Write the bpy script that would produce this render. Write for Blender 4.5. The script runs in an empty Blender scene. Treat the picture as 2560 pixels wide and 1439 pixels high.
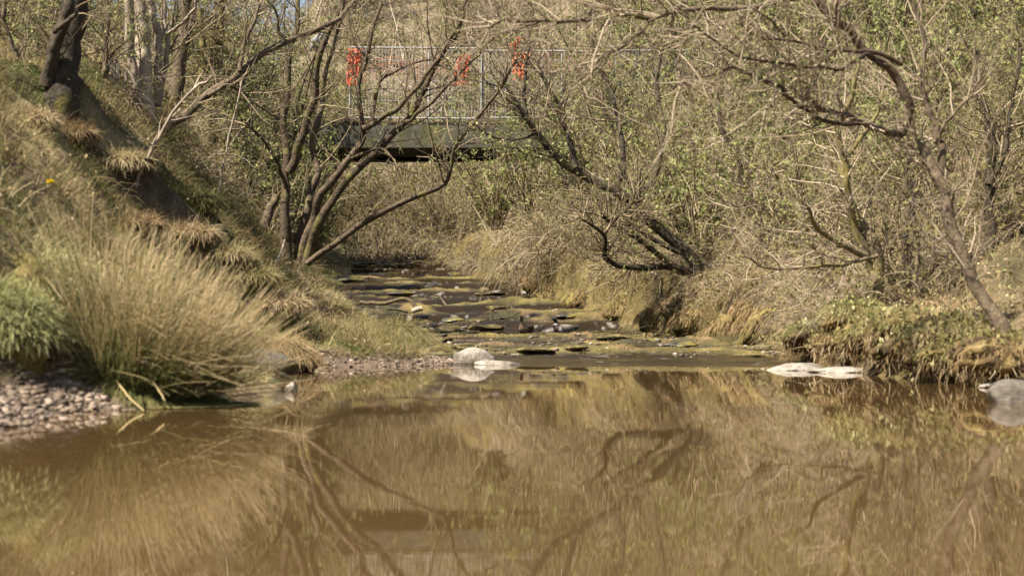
import bpy, math, numpy as np
from mathutils import Vector

# ------------------------------------------------------------------ camera, sky, sun
SC = bpy.context.scene
COL = SC.collection
F, HZ, CAMH = 4500.0, 780.0, 0.66          # focal length in photo pixels, horizon row, lens height over the pond

cam_d = bpy.data.cameras.new("camera")
cam = bpy.data.objects.new("camera", cam_d)
COL.objects.link(cam)
cam.location = (0, 0, CAMH)
cam.rotation_euler = (math.pi / 2, 0, 0)
cam_d.sensor_width = 36.0
cam_d.lens = 36.0 * F / 2560.0
cam_d.shift_y = (HZ - 719.5) / 2560.0
cam_d.clip_start = 0.1
cam_d.clip_end = 2000
cam_d.dof.use_dof = True
cam_d.dof.focus_distance = 37.0
cam_d.dof.aperture_fstop = 2.3
SC.camera = cam

SUN = Vector((-0.50, -0.34, 0.80)).normalized()
wd = bpy.data.worlds.new("World")
SC.world = wd
wd.use_nodes = True
nt = wd.node_tree
bg = nt.nodes["Background"]
sky = nt.nodes.new("ShaderNodeTexSky")
sky.sky_type = 'NISHITA'
sky.sun_disc = False
sky.sun_elevation = math.asin(SUN.z)
sky.sun_rotation = math.atan2(SUN.x, SUN.y)
sky.dust_density = 2.0
nt.links.new(sky.outputs[0], bg.inputs[0])
bg.inputs[1].default_value = 0.055
sun_d = bpy.data.lights.new("sun", 'SUN')
sun_d.energy = 5.0
sun_d.angle = math.radians(0.5)
sun_d.color = (1.0, 0.92, 0.81)
sun = bpy.data.objects.new("sun", sun_d)
COL.objects.link(sun)
sun.rotation_euler = SUN.to_track_quat('Z', 'Y').to_euler()
sun.location = SUN * 60
SC.view_settings.view_transform = 'Standard'
SC.view_settings.look = 'None'
SC.view_settings.exposure = 1.55
SC.view_settings.gamma = 1.0
SC.cycles.max_bounces = 8
SC.cycles.diffuse_bounces = 3
SC.cycles.caustics_reflective = False
SC.cycles.caustics_refractive = False

rng = np.random.default_rng(11)

# ------------------------------------------------------------------ numeric helpers
def _h(i, j, s):
    v = np.sin(i * 127.1 + j * 311.7 + s * 74.7) * 43758.5453
    return v - np.floor(v)

def vn(x, y, s=0):
    x = np.asarray(x, float); y = np.asarray(y, float)
    i, j = np.floor(x), np.floor(y)
    u, v = x - i, y - j
    u = u * u * (3 - 2 * u); v = v * v * (3 - 2 * v)
    a = _h(i, j, s) * (1 - u) + _h(i + 1, j, s) * u
    b = _h(i, j + 1, s) * (1 - u) + _h(i + 1, j + 1, s) * u
    return a * (1 - v) + b * v

def fbm(x, y, s=0, o=4):
    t, a, n = 0.0, 0.5, 0.0
    for k in range(o):
        t = t + a * vn(x * 2 ** k, y * 2 ** k, s + k * 13.7); n += a; a *= 0.5
    return t / n

def sstep(a, b, x):
    t = np.clip((np.asarray(x, float) - a) / (b - a), 0, 1)
    return t * t * (3 - 2 * t)

def P(px, py, d):
    """the point at depth d seen at photo pixel (px, py)"""
    return np.array([(px - 1280) / F * d, d, CAMH - (py - HZ) / F * d])

# ------------------------------------------------------------------ the valley
def tab(*p):
    a = np.array(p, float)
    return lambda y: np.interp(y, a[:, 0], a[:, 1])

XL = tab((-30, -3), (4, -3.3), (8, -3.05), (9.3, -2.9), (10.5, -2.85), (11.6, -2.95), (12.2, -2.6), (14, -2.1), (15.5, -2.0), (17, -2.2), (18.6, -2.7), (20.8, -2.5), (21.6, -2.1), (22.2, -0.85), (23, -0.75),
         (26, -1.25), (28, -1.6), (31, -2.0), (34, -2.64), (38, -3.4), (42, -4.0), (46, -4.1), (55, -7), (70, -14))
XR = tab((-30, 6), (4, 5.2), (13, 4.7), (16, 4.35), (18.6, 3.85), (20, 3.9), (26, 3.85), (30, 3.1), (33, 2.35), (36, 1.6), (40, 0.2), (43, -0.8), (46, -1.85), (55, -4.5), (70, -11))
ZS = tab((-30, 0), (22.4, 0), (26, 0.12), (30, 0.2), (33.2, 0.29), (34.3, 0.45), (36, 0.70), (38, 0.98), (39.2, 1.12), (40.2, 1.30), (43, 1.52), (46, 1.94), (55, 2.2), (70, 3.2))
K1 = tab((4, .1), (9, .4), (11, .42), (13, .42), (16, .5), (19, .6), (21, .3), (23, .10), (26, .13), (28, .2), (30, .35), (40, .42), (60, .4))
K2 = tab((4, .8), (12, 1.0), (20, 1.1), (28, 1.2), (33, 1.38), (36, 1.5), (38, 1.25), (40, .85), (46, .75), (60, .6))
D0 = tab((4, .5), (10, .35), (12, .5), (16, .4), (20, .5), (22.5, 1.8), (28, 1.4), (35, 1.2), (40, 1.9), (60, 1.5))
RS = tab((4, .4), (15, .42), (20, .48), (24, .55), (28, .75), (33, 1.0), (40, .8), (46, .6), (60, .5))
RW = tab((4, 2.0), (18, 1.8), (23, 1.3), (28, .5), (46, .4), (60, .3))

def ZST(x, y):
    """stream level: the falling channel broken into low ledges"""
    y = np.asarray(y, float)
    per = 1.25
    q = (y + 1.6 * fbm(np.asarray(x) * .55, y * .25, 88, 3)) / per
    fr = q - np.floor(q)
    return ZS(np.where(y > 24, y - per * (fr - sstep(.72, 1, fr)) * .85, y))

def wob(y, s):
    return (fbm(np.asarray(y) * 0.9, np.asarray(y) * 0 + s, s, 3) - 0.5)

def edges(y):
    k = np.where(np.asarray(y) < 20, 0.35, 0.6)
    return XL(y) + k * wob(y, 3), XR(y) + k * wob(y, 9)

def streambed(x, y):
    ledge = fbm(x * 0.5 + y * 0.3, y * 2.1 - x * 0.25, 21, 3)
    fine = fbm(x * 3.0, y * 6.0, 33, 3)
    return -0.178 + (0.330 - .06 * sstep(38, 40, y)) * ledge * sstep(22.5, 25, y) + 0.16 * (fine - .5) - .16 * np.exp(-(((x - .62) / 1.1) ** 2 + ((y - 32.6) / 1.0) ** 2))

def HT(x, y):
    x = np.asarray(x, float); y = np.asarray(y, float)
    xl, xr = edges(y)
    zs = ZS(y)
    zst = ZST(x, y)
    inside = np.minimum(x - xl, xr - x)
    pond = -0.5 * sstep(0, 1.2, inside) - 0.02
    w = sstep(21.5, 23.6, y + 0.35 * (x < -0.2) + 1.4 * (fbm(x * 1.1, y * 1.1, 52, 3) - .5))
    bed = pond * (1 - w) + (streambed(x, y) + zst - zs) * w
    # left bank
    dl = np.maximum(xl - x, 0)
    d0 = D0(y)
    hl = K1(y) * np.minimum(dl, d0) + K2(y) * np.maximum(dl - d0, 0)
    hc = 3.5 + 1.0 * sstep(23, 30, y) * (1 - sstep(40, 46, y)) - .0
    hl = np.where(hl > hc, hc + 0.10 * (hl - hc), hl)
    rough = (fbm(x * 1.1, y * 1.1, 5, 4) - .5) * 0.65 + (fbm(x * 3.3, y * 3.3, 8, 3) - .5) * 0.34
    hl = hl + rough * sstep(0, 1.2, dl) * np.clip(K1(y) * 2.5 + .15, 0, 1)
    # right bank
    dr = np.maximum(x - xr, 0)
    rs = RS(y); rw = RW(y)
    hr = rs * sstep(0, 0.35, dr) + 0.14 * np.minimum(dr, rw) + 0.5 * np.maximum(dr - rw - .3, 0)
    hr = np.where(hr > 6, 6 + 0.22 * (hr - 6), hr)
    hr = hr + rough * sstep(0.0, .5, dr) * np.where(y > 21, 1.25, .8)
    hr = hr * (1 - .92 * sstep(45.3, 47.5, y) * (1 - sstep(.5, 2.5, x)))
    z = zs + np.where(x < xl, hl, np.where(x > xr, hr, bed))
    # the valley side beyond the bridge
    sl = 0.10 + 0.34 * sstep(-15, -8, x)
    hill = 2.3 + sl * (y - 53.5) + (fbm(x * .35, y * .35, 40, 4) - .5) * 1.0
    hill = np.where(y > 120, hill - sl * 0.85 * (y - 120), hill)
    m = sstep(50, 55, y)
    return z * (1 - m) + np.maximum(z, hill) * m

def hit(px, py, lo=4.5, hi=110.0):
    d = np.arange(lo, hi, 0.02)
    x = (px - 1280) / F * d
    z = CAMH - (py - HZ) / F * d
    g = np.maximum(HT(x, d), np.where((d < 22) & (x > edges(d)[0]) & (x < edges(d)[1]), 0, -9))
    k = np.argmax(z < g)
    return float(d[k]) if (z < g).any() else hi

def hitc(px, py, cap):
    return min(hit(px, py), cap)

def ground(x, y):
    return float(HT(np.array([x]), np.array([y]))[0])

# ------------------------------------------------------------------ meshes
class Acc:
    """collects quad geometry with a per-vertex tint"""
    def __init__(s):
        s.v, s.f, s.t, s.n, s.flat = [], [], [], 0, False

    def add(s, v, f, t):
        v = np.asarray(v, float).reshape(-1, 3)
        s.v.append(v); s.f.append(np.asarray(f, int).reshape(-1, 4) + s.n)
        s.t.append(np.broadcast_to(np.asarray(t, float), (len(v),)) if np.ndim(t) == 0 else np.asarray(t, float).ravel())
        s.n += len(v)
        return s

    def tubes(s, Pt, R, sides=4, tint=None):
        """Pt (N,K,3), R (N,K): one tapering tube per row"""
        N, K, _ = Pt.shape
        if N == 0: return s
        T = np.gradient(Pt, axis=1)
        T /= np.linalg.norm(T, axis=2, keepdims=True) + 1e-9
        m = T.mean(1); ref = np.where(np.abs(m[:, 2:3]) > 0.8, [[1., 0, 0]], [[0., 0, 1]])
        U = np.cross(T, ref[:, None, :]); U /= np.linalg.norm(U, axis=2, keepdims=True) + 1e-9
        W = np.cross(T, U)
        a = np.arange(sides) * 2 * np.pi / sides
        V = Pt[:, :, None, :] + R[:, :, None, None] * (np.cos(a)[None, None, :, None] * U[:, :, None, :] + np.sin(a)[None, None, :, None] * W[:, :, None, :])
        base = (np.arange(N) * K * sides)[:, None, None]
        k = (np.arange(K - 1) * sides)[None, :, None]
        j = np.arange(sides)[None, None, :]; j2 = (j + 1) % sides
        Fq = np.stack([base + k + j, base + k + j2, base + k + sides + j2, base + k + sides + j], -1)
        if tint is None: tint = rng.random(N)
        tint = np.asarray(tint, float)
        if tint.ndim == 1: tint = np.repeat(tint[:, None], K, 1)
        return s.add(V.reshape(-1, 3), Fq.reshape(-1, 4), np.repeat(tint[:, :, None], sides, 2))

    def blades(s, Pt, W, tint=None):
        """flat tapering blades: Pt (N,K,3), W (N,K) half widths"""
        N, K, _ = Pt.shape
        if N == 0: return s
        a = rng.random(N) * 2 * np.pi
        U = np.stack([np.cos(a), np.sin(a), 0.25 * rng.standard_normal(N)], -1)[:, None, :]
        V = np.stack([Pt - U * W[:, :, None], Pt + U * W[:, :, None]], 2)
        base = (np.arange(N) * K * 2)[:, None]
        k = (np.arange(K - 1) * 2)[None, :]
        Fq = np.stack([base + k, base + k + 1, base + k + 3, base + k + 2], -1)
        if tint is None: tint = rng.random(N)
        tint = np.asarray(tint, float)
        if tint.ndim == 1: tint = np.repeat(tint[:, None], K, 1)
        return s.add(V.reshape(-1, 3), Fq.reshape(-1, 4), np.repeat(tint[:, :, None], 2, 2))

    def leaves(s, C, size, tint=None, up=0.3):
        """small folded-diamond leaves round the points C (N,3)"""
        N = len(C)
        if N == 0: return s
        u = rng.standard_normal((N, 3)); u[:, 2] += up; u /= np.linalg.norm(u, axis=1, keepdims=True)
        w = np.cross(u, rng.standard_normal((N, 3))); w /= np.linalg.norm(w, axis=1, keepdims=True) + 1e-9
        sz = np.broadcast_to(size, (N,))[:, None]
        V = np.stack([C, C + u * sz * .5 + w * sz * .32, C + u * sz, C + u * sz * .5 - w * sz * .32], 1)
        Fq = np.arange(N * 4).reshape(N, 4)
        if tint is None: tint = rng.random(N)
        return s.add(V.reshape(-1, 3), Fq, np.repeat(tint, 4))

    def box(s, lo, hi, tint=.5):
        s.flat = True
        x0, y0, z0 = lo; x1, y1, z1 = hi
        v = [(x0, y0, z0), (x1, y0, z0), (x1, y1, z0), (x0, y1, z0), (x0, y0, z1), (x1, y0, z1), (x1, y1, z1), (x0, y1, z1)]
        f = [(0, 3, 2, 1), (4, 5, 6, 7), (0, 1, 5, 4), (1, 2, 6, 5), (2, 3, 7, 6), (3, 0, 4, 7)]
        return s.add(v, f, tint)

    def mesh(s, name, mat, smooth=False, shift=(0, 0, 0)):
        v = np.concatenate(s.v) - np.asarray(shift); f = np.concatenate(s.f); t = np.concatenate(s.t)
        me = bpy.data.meshes.new(name)
        me.vertices.add(len(v)); me.vertices.foreach_set("co", v.astype(np.float32).ravel())
        me.loops.add(f.size); me.loops.foreach_set("vertex_index", f.astype(np.int32).ravel())
        me.polygons.add(len(f)); me.polygons.foreach_set("loop_start", (np.arange(len(f)) * 4).astype(np.int32))
        me.update(calc_edges=True)
        if smooth or s.flat: me.polygons.foreach_set("use_smooth", np.full(len(f), not s.flat))
        at = me.attributes.new("tint", 'FLOAT', 'POINT'); at.data.foreach_set("value", t.astype(np.float32))
        me.materials.append(mat)
        return me

def link(name, data, parent=None, loc=(0, 0, 0)):
    o = bpy.data.objects.new(name, data)
    COL.objects.link(o)
    o.location = loc
    if parent is not None: o.parent = parent
    return o

def tag(o, label=None, cat=None, group=None, kind=None):
    if label: o["label"] = label
    if cat: o["category"] = cat
    if group: o["group"] = group
    if kind: o["kind"] = kind
    return o

def thing(name, label, cat, loc=(0, 0, 0), group=None):
    return tag(link(name, None, None, tuple(float(c) for c in loc)), label, cat, group)

def part(name, acc, mat, root, smooth=False, label=None):
    o = link(name, acc.mesh(name, mat, smooth, root.location), root)
    if label: o["label"] = label
    return o

def copy_tree(o, parent=None, **kw):
    c = o.copy(); COL.objects.link(c)
    if parent is not None: c.parent = parent
    for ch in list(o.children): copy_tree(ch, c)
    return c

# ------------------------------------------------------------------ materials
def ramp_mat(name, cols, rough=0.85, trans=0.0, nscale=0.0, namp=0.3, bump=0.0, moss=None, spec=0.2, attr="tint"):
    """cols: (position, linear rgb) along the tint; optional noise darkening, bump and moss on one side"""
    m = bpy.data.materials.new(name); m.use_nodes = True
    n = m.node_tree.nodes; L = m.node_tree.links
    b = n["Principled BSDF"]; out = n["Material Output"]
    b.inputs["Roughness"].default_value = rough
    b.inputs["Specular IOR Level"].default_value = spec
    at = n.new("ShaderNodeAttribute"); at.attribute_name = attr
    r = n.new("ShaderNodeValToRGB")
    el = r.color_ramp.elements
    while len(el) < len(cols): el.new(0.5)
    for e, (p, c) in zip(el, cols): e.position = p; e.color = (*c, 1)
    L.new(at.outputs["Fac"], r.inputs[0])
    col = r.outputs[0]
    if nscale:
        tc = n.new("ShaderNodeTexCoord")
        nz = n.new("ShaderNodeTexNoise"); nz.inputs["Scale"].default_value = nscale; nz.inputs["Detail"].default_value = 6
        nz.inputs["Roughness"].default_value = 0.65
        L.new(tc.outputs["Object"], nz.inputs["Vector"])
        mr = n.new("ShaderNodeMapRange"); mr.inputs["From Min"].default_value = .3; mr.inputs["From Max"].default_value = .7
        mr.inputs["To Min"].default_value = 1 - namp; mr.inputs["To Max"].default_value = 1 + namp
        L.new(nz.outputs[0], mr.inputs[0])
        mx = n.new("ShaderNodeMix"); mx.data_type = 'RGBA'; mx.blend_type = 'MULTIPLY'; mx.inputs[0].default_value = 1
        L.new(col, mx.inputs[6]); L.new(mr.outputs[0], mx.inputs[7]); col = mx.outputs[2]
        if moss:
            n2 = n.new("ShaderNodeTexNoise"); n2.inputs["Scale"].default_value = moss[1]; n2.inputs["Detail"].default_value = 4
            L.new(tc.outputs["Object"], n2.inputs["Vector"])
            m2 = n.new("ShaderNodeMapRange"); m2.inputs["From Min"].default_value = moss[2]; m2.inputs["From Max"].default_value = moss[2] + .12
            L.new(n2.outputs[0], m2.inputs[0])
            mm = n.new("ShaderNodeMix"); mm.data_type = 'RGBA'
            L.new(m2.outputs[0], mm.inputs[0]); L.new(col, mm.inputs[6]); mm.inputs[7].default_value = (*moss[0], 1); col = mm.outputs[2]
        if bump:
            bp = n.new("ShaderNodeBump"); bp.inputs["Strength"].default_value = 1.0; bp.inputs["Distance"].default_value = bump
            L.new(nz.outputs[0], bp.inputs["Height"]); L.new(bp.outputs[0], b.inputs["Normal"])
    L.new(col, b.inputs["Base Color"])
    if trans:
        tr = n.new("ShaderNodeBsdfTranslucent"); L.new(col, tr.inputs[0])
        ms = n.new("ShaderNodeMixShader"); ms.inputs[0].default_value = trans
        L.new(b.outputs[0], ms.inputs[1]); L.new(tr.outputs[0], ms.inputs[2]); L.new(ms.outputs[0], out.inputs[0])
    return m

M = {}
M['bark'] = ramp_mat("bark_brown", [(0, (.065, .047, .03)), (1, (.12, .09, .058))], .9, 0, 14, .6, .03, ((.12, .105, .035), 3.0, .55))
M['bark_dark'] = ramp_mat("bark_dark", [(0, (.042, .033, .022)), (1, (.07, .056, .036))], .9, 0, 12, .6, .04, ((.13, .115, .03), 2.2, .57))
M['bark_moss'] = ramp_mat("bark_mossy", [(0, (.11, .085, .05)), (1, (.15, .12, .07))], .95, 0, 8, .45, .03, ((.15, .125, .045), 2.0, .44))
M['bark_pale'] = ramp_mat("bark_pale", [(0, (.24, .19, .14)), (1, (.32, .26, .19))], .9, 0, 7, .35, .02, ((.16, .14, .07), 2.0, .6))
M['twig'] = ramp_mat("twig", [(0, (.035, .025, .015)), (.5, (.15, .112, .066)), (1, (.42, .335, .215))], .85)
M['twig_pale'] = ramp_mat("twig_pale", [(0, (.07, .05, .03)), (.5, (.26, .20, .13)), (1, (.52, .43, .31))], .85)
M['leaf'] = ramp_mat("leaf_bud", [(0, (.10, .095, .028)), (.5, (.23, .245, .085)), (1, (.46, .46, .21))], .7, .35)
M['leaf_dull'] = ramp_mat("leaf_dull", [(0, (.10, .10, .03)), (.5, (.20, .175, .06)), (1, (.34, .28, .14))], .75, .3)
M['dry'] = ramp_mat("dry_stem", [(0, (.11, .065, .028)), (.4, (.25, .175, .085)), (.75, (.37, .28, .15)), (1, (.48, .39, .25))], .85, .15)
M['grass'] = ramp_mat("grass_blade", [(0, (.075, .075, .025)), (.4, (.17, .16, .055)), (.7, (.28, .235, .105)), (1, (.44, .36, .20))], .75, .25)
M['hillgrass'] = ramp_mat("hill_grass", [(0, (.085, .068, .032)), (.5, (.18, .145, .088)), (1, (.33, .275, .19))], .85, .15)
M['rush'] = ramp_mat("rush_stem", [(0, (.08, .095, .03)), (.35, (.19, .18, .065)), (.6, (.42, .325, .16)), (1, (.62, .47, .30))], .6, .15)
M['mossblade'] = ramp_mat("moss_blade", [(0, (.055, .055, .018)), (.45, (.13, .115, .036)), (.75, (.17, .125, .045)), (1, (.22, .165, .075))], .9, .1)
M['earth'] = ramp_mat("bank_earth", [(0, (.035, .024, .014)), (.45, (.10, .068, .032)), (.75, (.18, .13, .05)), (1, (.25, .19, .085))], .95, 0, 14, .6, .06)
M['bright_grass'] = ramp_mat("bright_grass", [(0, (.10, .12, .035)), (.5, (.23, .24, .085)), (1, (.44, .41, .21))], .75, .25)
M['deck_shade'] = ramp_mat("underdeck_shade", [(0, (.018, .016, .013)), (1, (.025, .022, .018))], .8)  # near-black: the shade under the deck painted into the colour
M['moss'] = ramp_mat("moss", [(0, (.055, .045, .016)), (.5, (.14, .11, .035)), (1, (.25, .19, .07))], .95, 0, 16, .65, .05)
M['stone_white'] = ramp_mat("stone_white", [(0, (.12, .10, .075)), (.4, (.22, .19, .15)), (1, (.32, .29, .245))], .85, 0, 28, .38, .02)
M['moss_stone'] = ramp_mat("moss_stone", [(0, (.035, .028, .014)), (.5, (.085, .068, .026)), (1, (.16, .125, .05))], .9, 0, 16, .65, .04)
M['stone_grey'] = ramp_mat("stone_grey", [(0, (.085, .073, .058)), (1, (.15, .13, .105))], .85, 0, 20, .4, .02, ((.085, .075, .03), 5, .56))
M['stone_wet'] = ramp_mat("stone_wet", [(0, (.04, .034, .026)), (1, (.07, .06, .045))], .35, 0, 9, .4, .02, ((.15, .125, .03), 2.5, .5), .5)
M['gravel'] = ramp_mat("gravel", [(0, (.07, .05, .035)), (.6, (.18, .135, .095)), (1, (.32, .25, .20))], .85)
M['gravel_wet'] = ramp_mat("gravel_wet", [(0, (.04, .03, .022)), (.7, (.13, .10, .075)), (1, (.34, .29, .24))], .5)
M['concrete'] = ramp_mat("concrete", [(0, (.06, .055, .04)), (1, (.085, .08, .06))], .9, 0, 3.5, .45, .01, ((.075, .075, .03), 1.3, .5))
M['metal'] = ramp_mat("galvanised", [(0, (.24, .235, .22)), (1, (.32, .315, .30))], .6, 0, 0)
M['orange'] = ramp_mat("orange_net", [(0, (.80, .17, .08)), (1, (.92, .30, .18))], .6, .25)
M['wood'] = ramp_mat("old_wood", [(0, (.16, .13, .10)), (1, (.24, .20, .155))], .9, 0, 9, .35, .01)
M['white'] = ramp_mat("white_plastic", [(0, (.26, .25, .26)), (1, (.34, .33, .34))], .6, .2)
M['yellow'] = ramp_mat("petal_yellow", [(0, (.78, .60, .02)), (1, (.85, .68, .05))], .6, .2)

def zone_mat(name, rough, nscale, amp, bump, spec=.2):
    """terrain and bodies: colour from the 'zone' colour attribute, broken up by noise"""
    m = bpy.data.materials.new(name); m.use_nodes = True
    n = m.node_tree.nodes; L = m.node_tree.links; b = n["Principled BSDF"]
    b.inputs["Roughness"].default_value = rough; b.inputs["Specular IOR Level"].default_value = spec
    at = n.new("ShaderNodeAttribute"); at.attribute_name = "zone"
    tc = n.new("ShaderNodeTexCoord")
    nz = n.new("ShaderNodeTexNoise"); nz.inputs["Scale"].default_value = nscale; nz.inputs["Detail"].default_value = 8; nz.inputs["Roughness"].default_value = .7
    L.new(tc.outputs["Object"], nz.inputs["Vector"])
    mr = n.new("ShaderNodeMapRange"); mr.inputs["From Min"].default_value = .3; mr.inputs["From Max"].default_value = .7
    mr.inputs["To Min"].default_value = 1 - amp; mr.inputs["To Max"].default_value = 1 + amp
    L.new(nz.outputs[0], mr.inputs[0])
    mx = n.new("ShaderNodeMix"); mx.data_type = 'RGBA'; mx.blend_type = 'MULTIPLY'; mx.inputs[0].default_value = 1
    L.new(at.outputs["Color"], mx.inputs[6]); L.new(mr.outputs[0], mx.inputs[7]); L.new(mx.outputs[2], b.inputs["Base Color"])
    bp = n.new("ShaderNodeBump"); bp.inputs["Distance"].default_value = bump; bp.inputs["Strength"].default_value = 1
    L.new(nz.outputs[0], bp.inputs["Height"]); L.new(bp.outputs[0], b.inputs["Normal"])
    return m

def water_mat(name, base, rough, waves, tintspec=None):
    m = bpy.data.materials.new(name); m.use_nodes = True
    n = m.node_tree.nodes; L = m.node_tree.links; b = n["Principled BSDF"]
    b.inputs["Base Color"].default_value = (*base, 1); b.inputs["Roughness"].default_value = rough
    b.inputs["IOR"].default_value = 1.33; b.inputs["Specular IOR Level"].default_value = .5
    if tintspec: b.inputs["Specular Tint"].default_value = (*tintspec, 1)
    tc = n.new("ShaderNodeTexCoord"); h = None
    for (sx, sy, det, amp) in waves:
        mp = n.new("ShaderNodeMapping"); mp.inputs["Scale"].default_value = (sx, sy, 1)
        L.new(tc.outputs["Object"], mp.inputs[0])
        nz = n.new("ShaderNodeTexNoise"); nz.inputs["Scale"].default_value = 1; nz.inputs["Detail"].default_value = det
        L.new(mp.outputs[0], nz.inputs["Vector"])
        mu = n.new("ShaderNodeMath"); mu.operation = 'MULTIPLY'; mu.inputs[1].default_value = amp
        L.new(nz.outputs[0], mu.inputs[0])
        if h is None: h = mu.outputs[0]
        else:
            ad = n.new("ShaderNodeMath"); L.new(h, ad.inputs[0]); L.new(mu.outputs[0], ad.inputs[1]); h = ad.outputs[0]
    bp = n.new("ShaderNodeBump"); bp.inputs["Strength"].default_value = 1; bp.inputs["Distance"].default_value = 1
    L.new(h, bp.inputs["Height"]); L.new(bp.outputs[0], b.inputs["Normal"])
    return m

# ------------------------------------------------------------------ ground
def grid(xs, ys, zf):
    X, Y = np.meshgrid(xs, ys)
    Z = zf(X, Y)
    nx, ny = len(xs), len(ys)
    i = np.arange(nx - 1)[None, :]; j = np.arange(ny - 1)[:, None]
    f = np.stack([j * nx + i, j * nx + i + 1, (j + 1) * nx + i + 1, (j + 1) * nx + i], -1).reshape(-1, 4)
    return X, Y, Z, f

def outgrow(lo, hi, step, g, far):
    a = np.arange(lo, hi, step); l, r, s = [], [], step
    x = hi
    while x < far: r.append(x); s *= g; x += s
    s = step; x = lo - step
    while x > -far: l.append(x); s *= g; x -= s
    return np.array(l[::-1] + list(a) + r)

xs = outgrow(-8.5, 9.0, 0.075, 1.12, 260)
ys = np.concatenate([np.array([-60, -30, -15, -8, -4, -2]), np.arange(0, 48, 0.10), np.arange(48, 90, 0.35), np.arange(90, 130, 1.5), np.arange(135, 420, 15)])
X, Y, Z, f = grid(xs, ys, HT)
xl, xr = edges(Y)
def C(*c): return np.array(c)
col = np.zeros(X.shape + (3,))
n1 = fbm(X * .8, Y * .8, 60, 4)[..., None]; n2 = fbm(X * 3, Y * 3, 61, 3)[..., None]
green, straw, soil, mossc = C(.085, .095, .028), C(.25, .19, .10), C(.10, .07, .045), C(.10, .078, .028)
bank = green * (1 - sstep(.42, .6, n1)) + straw * sstep(.42, .6, n1)
bank = bank * (1 - sstep(.55, .68, n2)) + soil * sstep(.55, .68, n2)
rb = C(.13, .10, .055) * sstep(.35, .65, n1) + C(.06, .05, .024) * (1 - sstep(.35, .65, n1))
grv = C(.12, .088, .062) * (.6 + .8 * n2)
bh = (Z - ZST(X, Y))[..., None]; bedc = C(.03, .024, .017) * (1 - sstep(.0, .05, bh)) + (C(.125, .10, .034) * sstep(.38, .55, n1) + np.where(n2 > .56, C(.12, .08, .038), C(.06, .052, .025)) * (1 - sstep(.38, .55, n1))) * sstep(.0, .05, bh)
bedc = bedc * (.35 + 1.3 * n2)
inpond = ((X > xl) & (X < xr))[..., None]
col = np.where((X >= xr)[..., None], rb, bank)
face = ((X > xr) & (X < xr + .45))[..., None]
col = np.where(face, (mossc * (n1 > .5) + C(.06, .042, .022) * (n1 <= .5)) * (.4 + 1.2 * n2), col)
dl = xl - X
gz = (((Y < 13.0) & (dl > 0) & (dl < .75)) | ((Y > 21.3) & (Y < 24.2) & (dl > 0) & (dl < .75)))[..., None]
col = np.where(gz, grv, col)
col = np.where(inpond, np.where((Y < 22.3)[..., None], C(.12, .085, .045), bedc), col)
hillc = C(.17, .135, .085) * sstep(.3, .6, n1) + C(.10, .085, .045) * (1 - sstep(.3, .6, n1))
mh = sstep(49, 52, Y)[..., None]
col = col * (1 - mh) + hillc * mh
acc = Acc().add(np.stack([X, Y, Z], -1).reshape(-1, 3), f, .5)
me = acc.mesh("ground", zone_mat("ground_cover", .95, 5, .35, .05), True)
ca = me.color_attributes.new("zone", 'FLOAT_COLOR', 'POINT')
ca.data.foreach_set("color", np.concatenate([np.clip(col, 0, 1), np.ones(X.shape + (1,))], -1).astype(np.float32).ravel())
tag(link("ground", me), kind="structure")

# pond: one still brown sheet; its far rim runs under the gravel and the stream
a = Acc().add([(-7, -6, 0), (9, -6, 0), (9, 23.2, 0), (-7, 23.2, 0)], [(0, 1, 2, 3)], .5)
M['pond'] = water_mat("pond_water", (.072, .044, .017), .0, [(3, 8, 2, .00018), (24, 9, 2, .00006), (.4, .9, 1, .0011)], (1.0, .94, .82))
M['pond'].node_tree.nodes['Principled BSDF'].inputs['IOR'].default_value = 1.42
tag(link("pond", a.mesh("pond", M['pond'])), kind="structure")

# stream: the shallow water sliding over the ledges
ysr = np.arange(21.0, 54, 0.07); NU = 110; us = np.linspace(0, 1, NU)
Ys = np.repeat(ysr[:, None], NU, 1); e0, e1 = edges(ysr)
Xs = (e0 - .25)[:, None] + (e1 - e0 + .5)[:, None] * us[None, :]
Zs = ZST(Xs, Ys) - .004 + (fbm(Xs * 1.2, Ys * 2.6, 71, 3) - .5) * .07 + (fbm(Xs * 5, Ys * 8, 72, 2) - .5) * .025
k_ = sstep(21.4, 23.2, Ys + 1.2 * (fbm(Xs * 1.3, Ys * 1.3, 53, 3) - .5))
Zs = Zs * k_ + .012 * k_ - .008
fall = np.clip(np.gradient(Zs, axis=0) / .07 - .22, 0, 1)
foam_glint = np.clip(fall * 1.2 + .35 * sstep(.5, .7, fbm(Xs * 1.2, Ys * 1.5, 75, 2)), 0, 1) * sstep(.64, .72, fbm(Xs * 8, Ys * 14, 74, 3)) * .6 * sstep(.4, .6, fbm(Xs * .8, Ys * .8, 76, 2))  # white specks paint sun glints on the riffles, with foam at the falls
i = np.arange(NU - 1)[None, :]; j = np.arange(len(ysr) - 1)[:, None]
f = np.stack([j * NU + i, j * NU + i + 1, (j + 1) * NU + i + 1, (j + 1) * NU + i], -1).reshape(-1, 4)
a = Acc().add(np.stack([Xs, Ys, Zs], -1).reshape(-1, 3), f, foam_glint.ravel())
M['stream'] = water_mat("stream_water", (.020, .014, .007), .10, [(9, 14, 3, .009), (30, 40, 2, .003)])
_n = M['stream'].node_tree.nodes; _l = M['stream'].node_tree.links          # painted sun glints, and white water where it tips over the ledges
_at = _n.new("ShaderNodeAttribute"); _at.attribute_name = "tint"
_wh = _n.new("ShaderNodeBsdfDiffuse"); _wh.inputs[0].default_value = (.55, .52, .46, 1)
_mx = _n.new("ShaderNodeMixShader")
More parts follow.
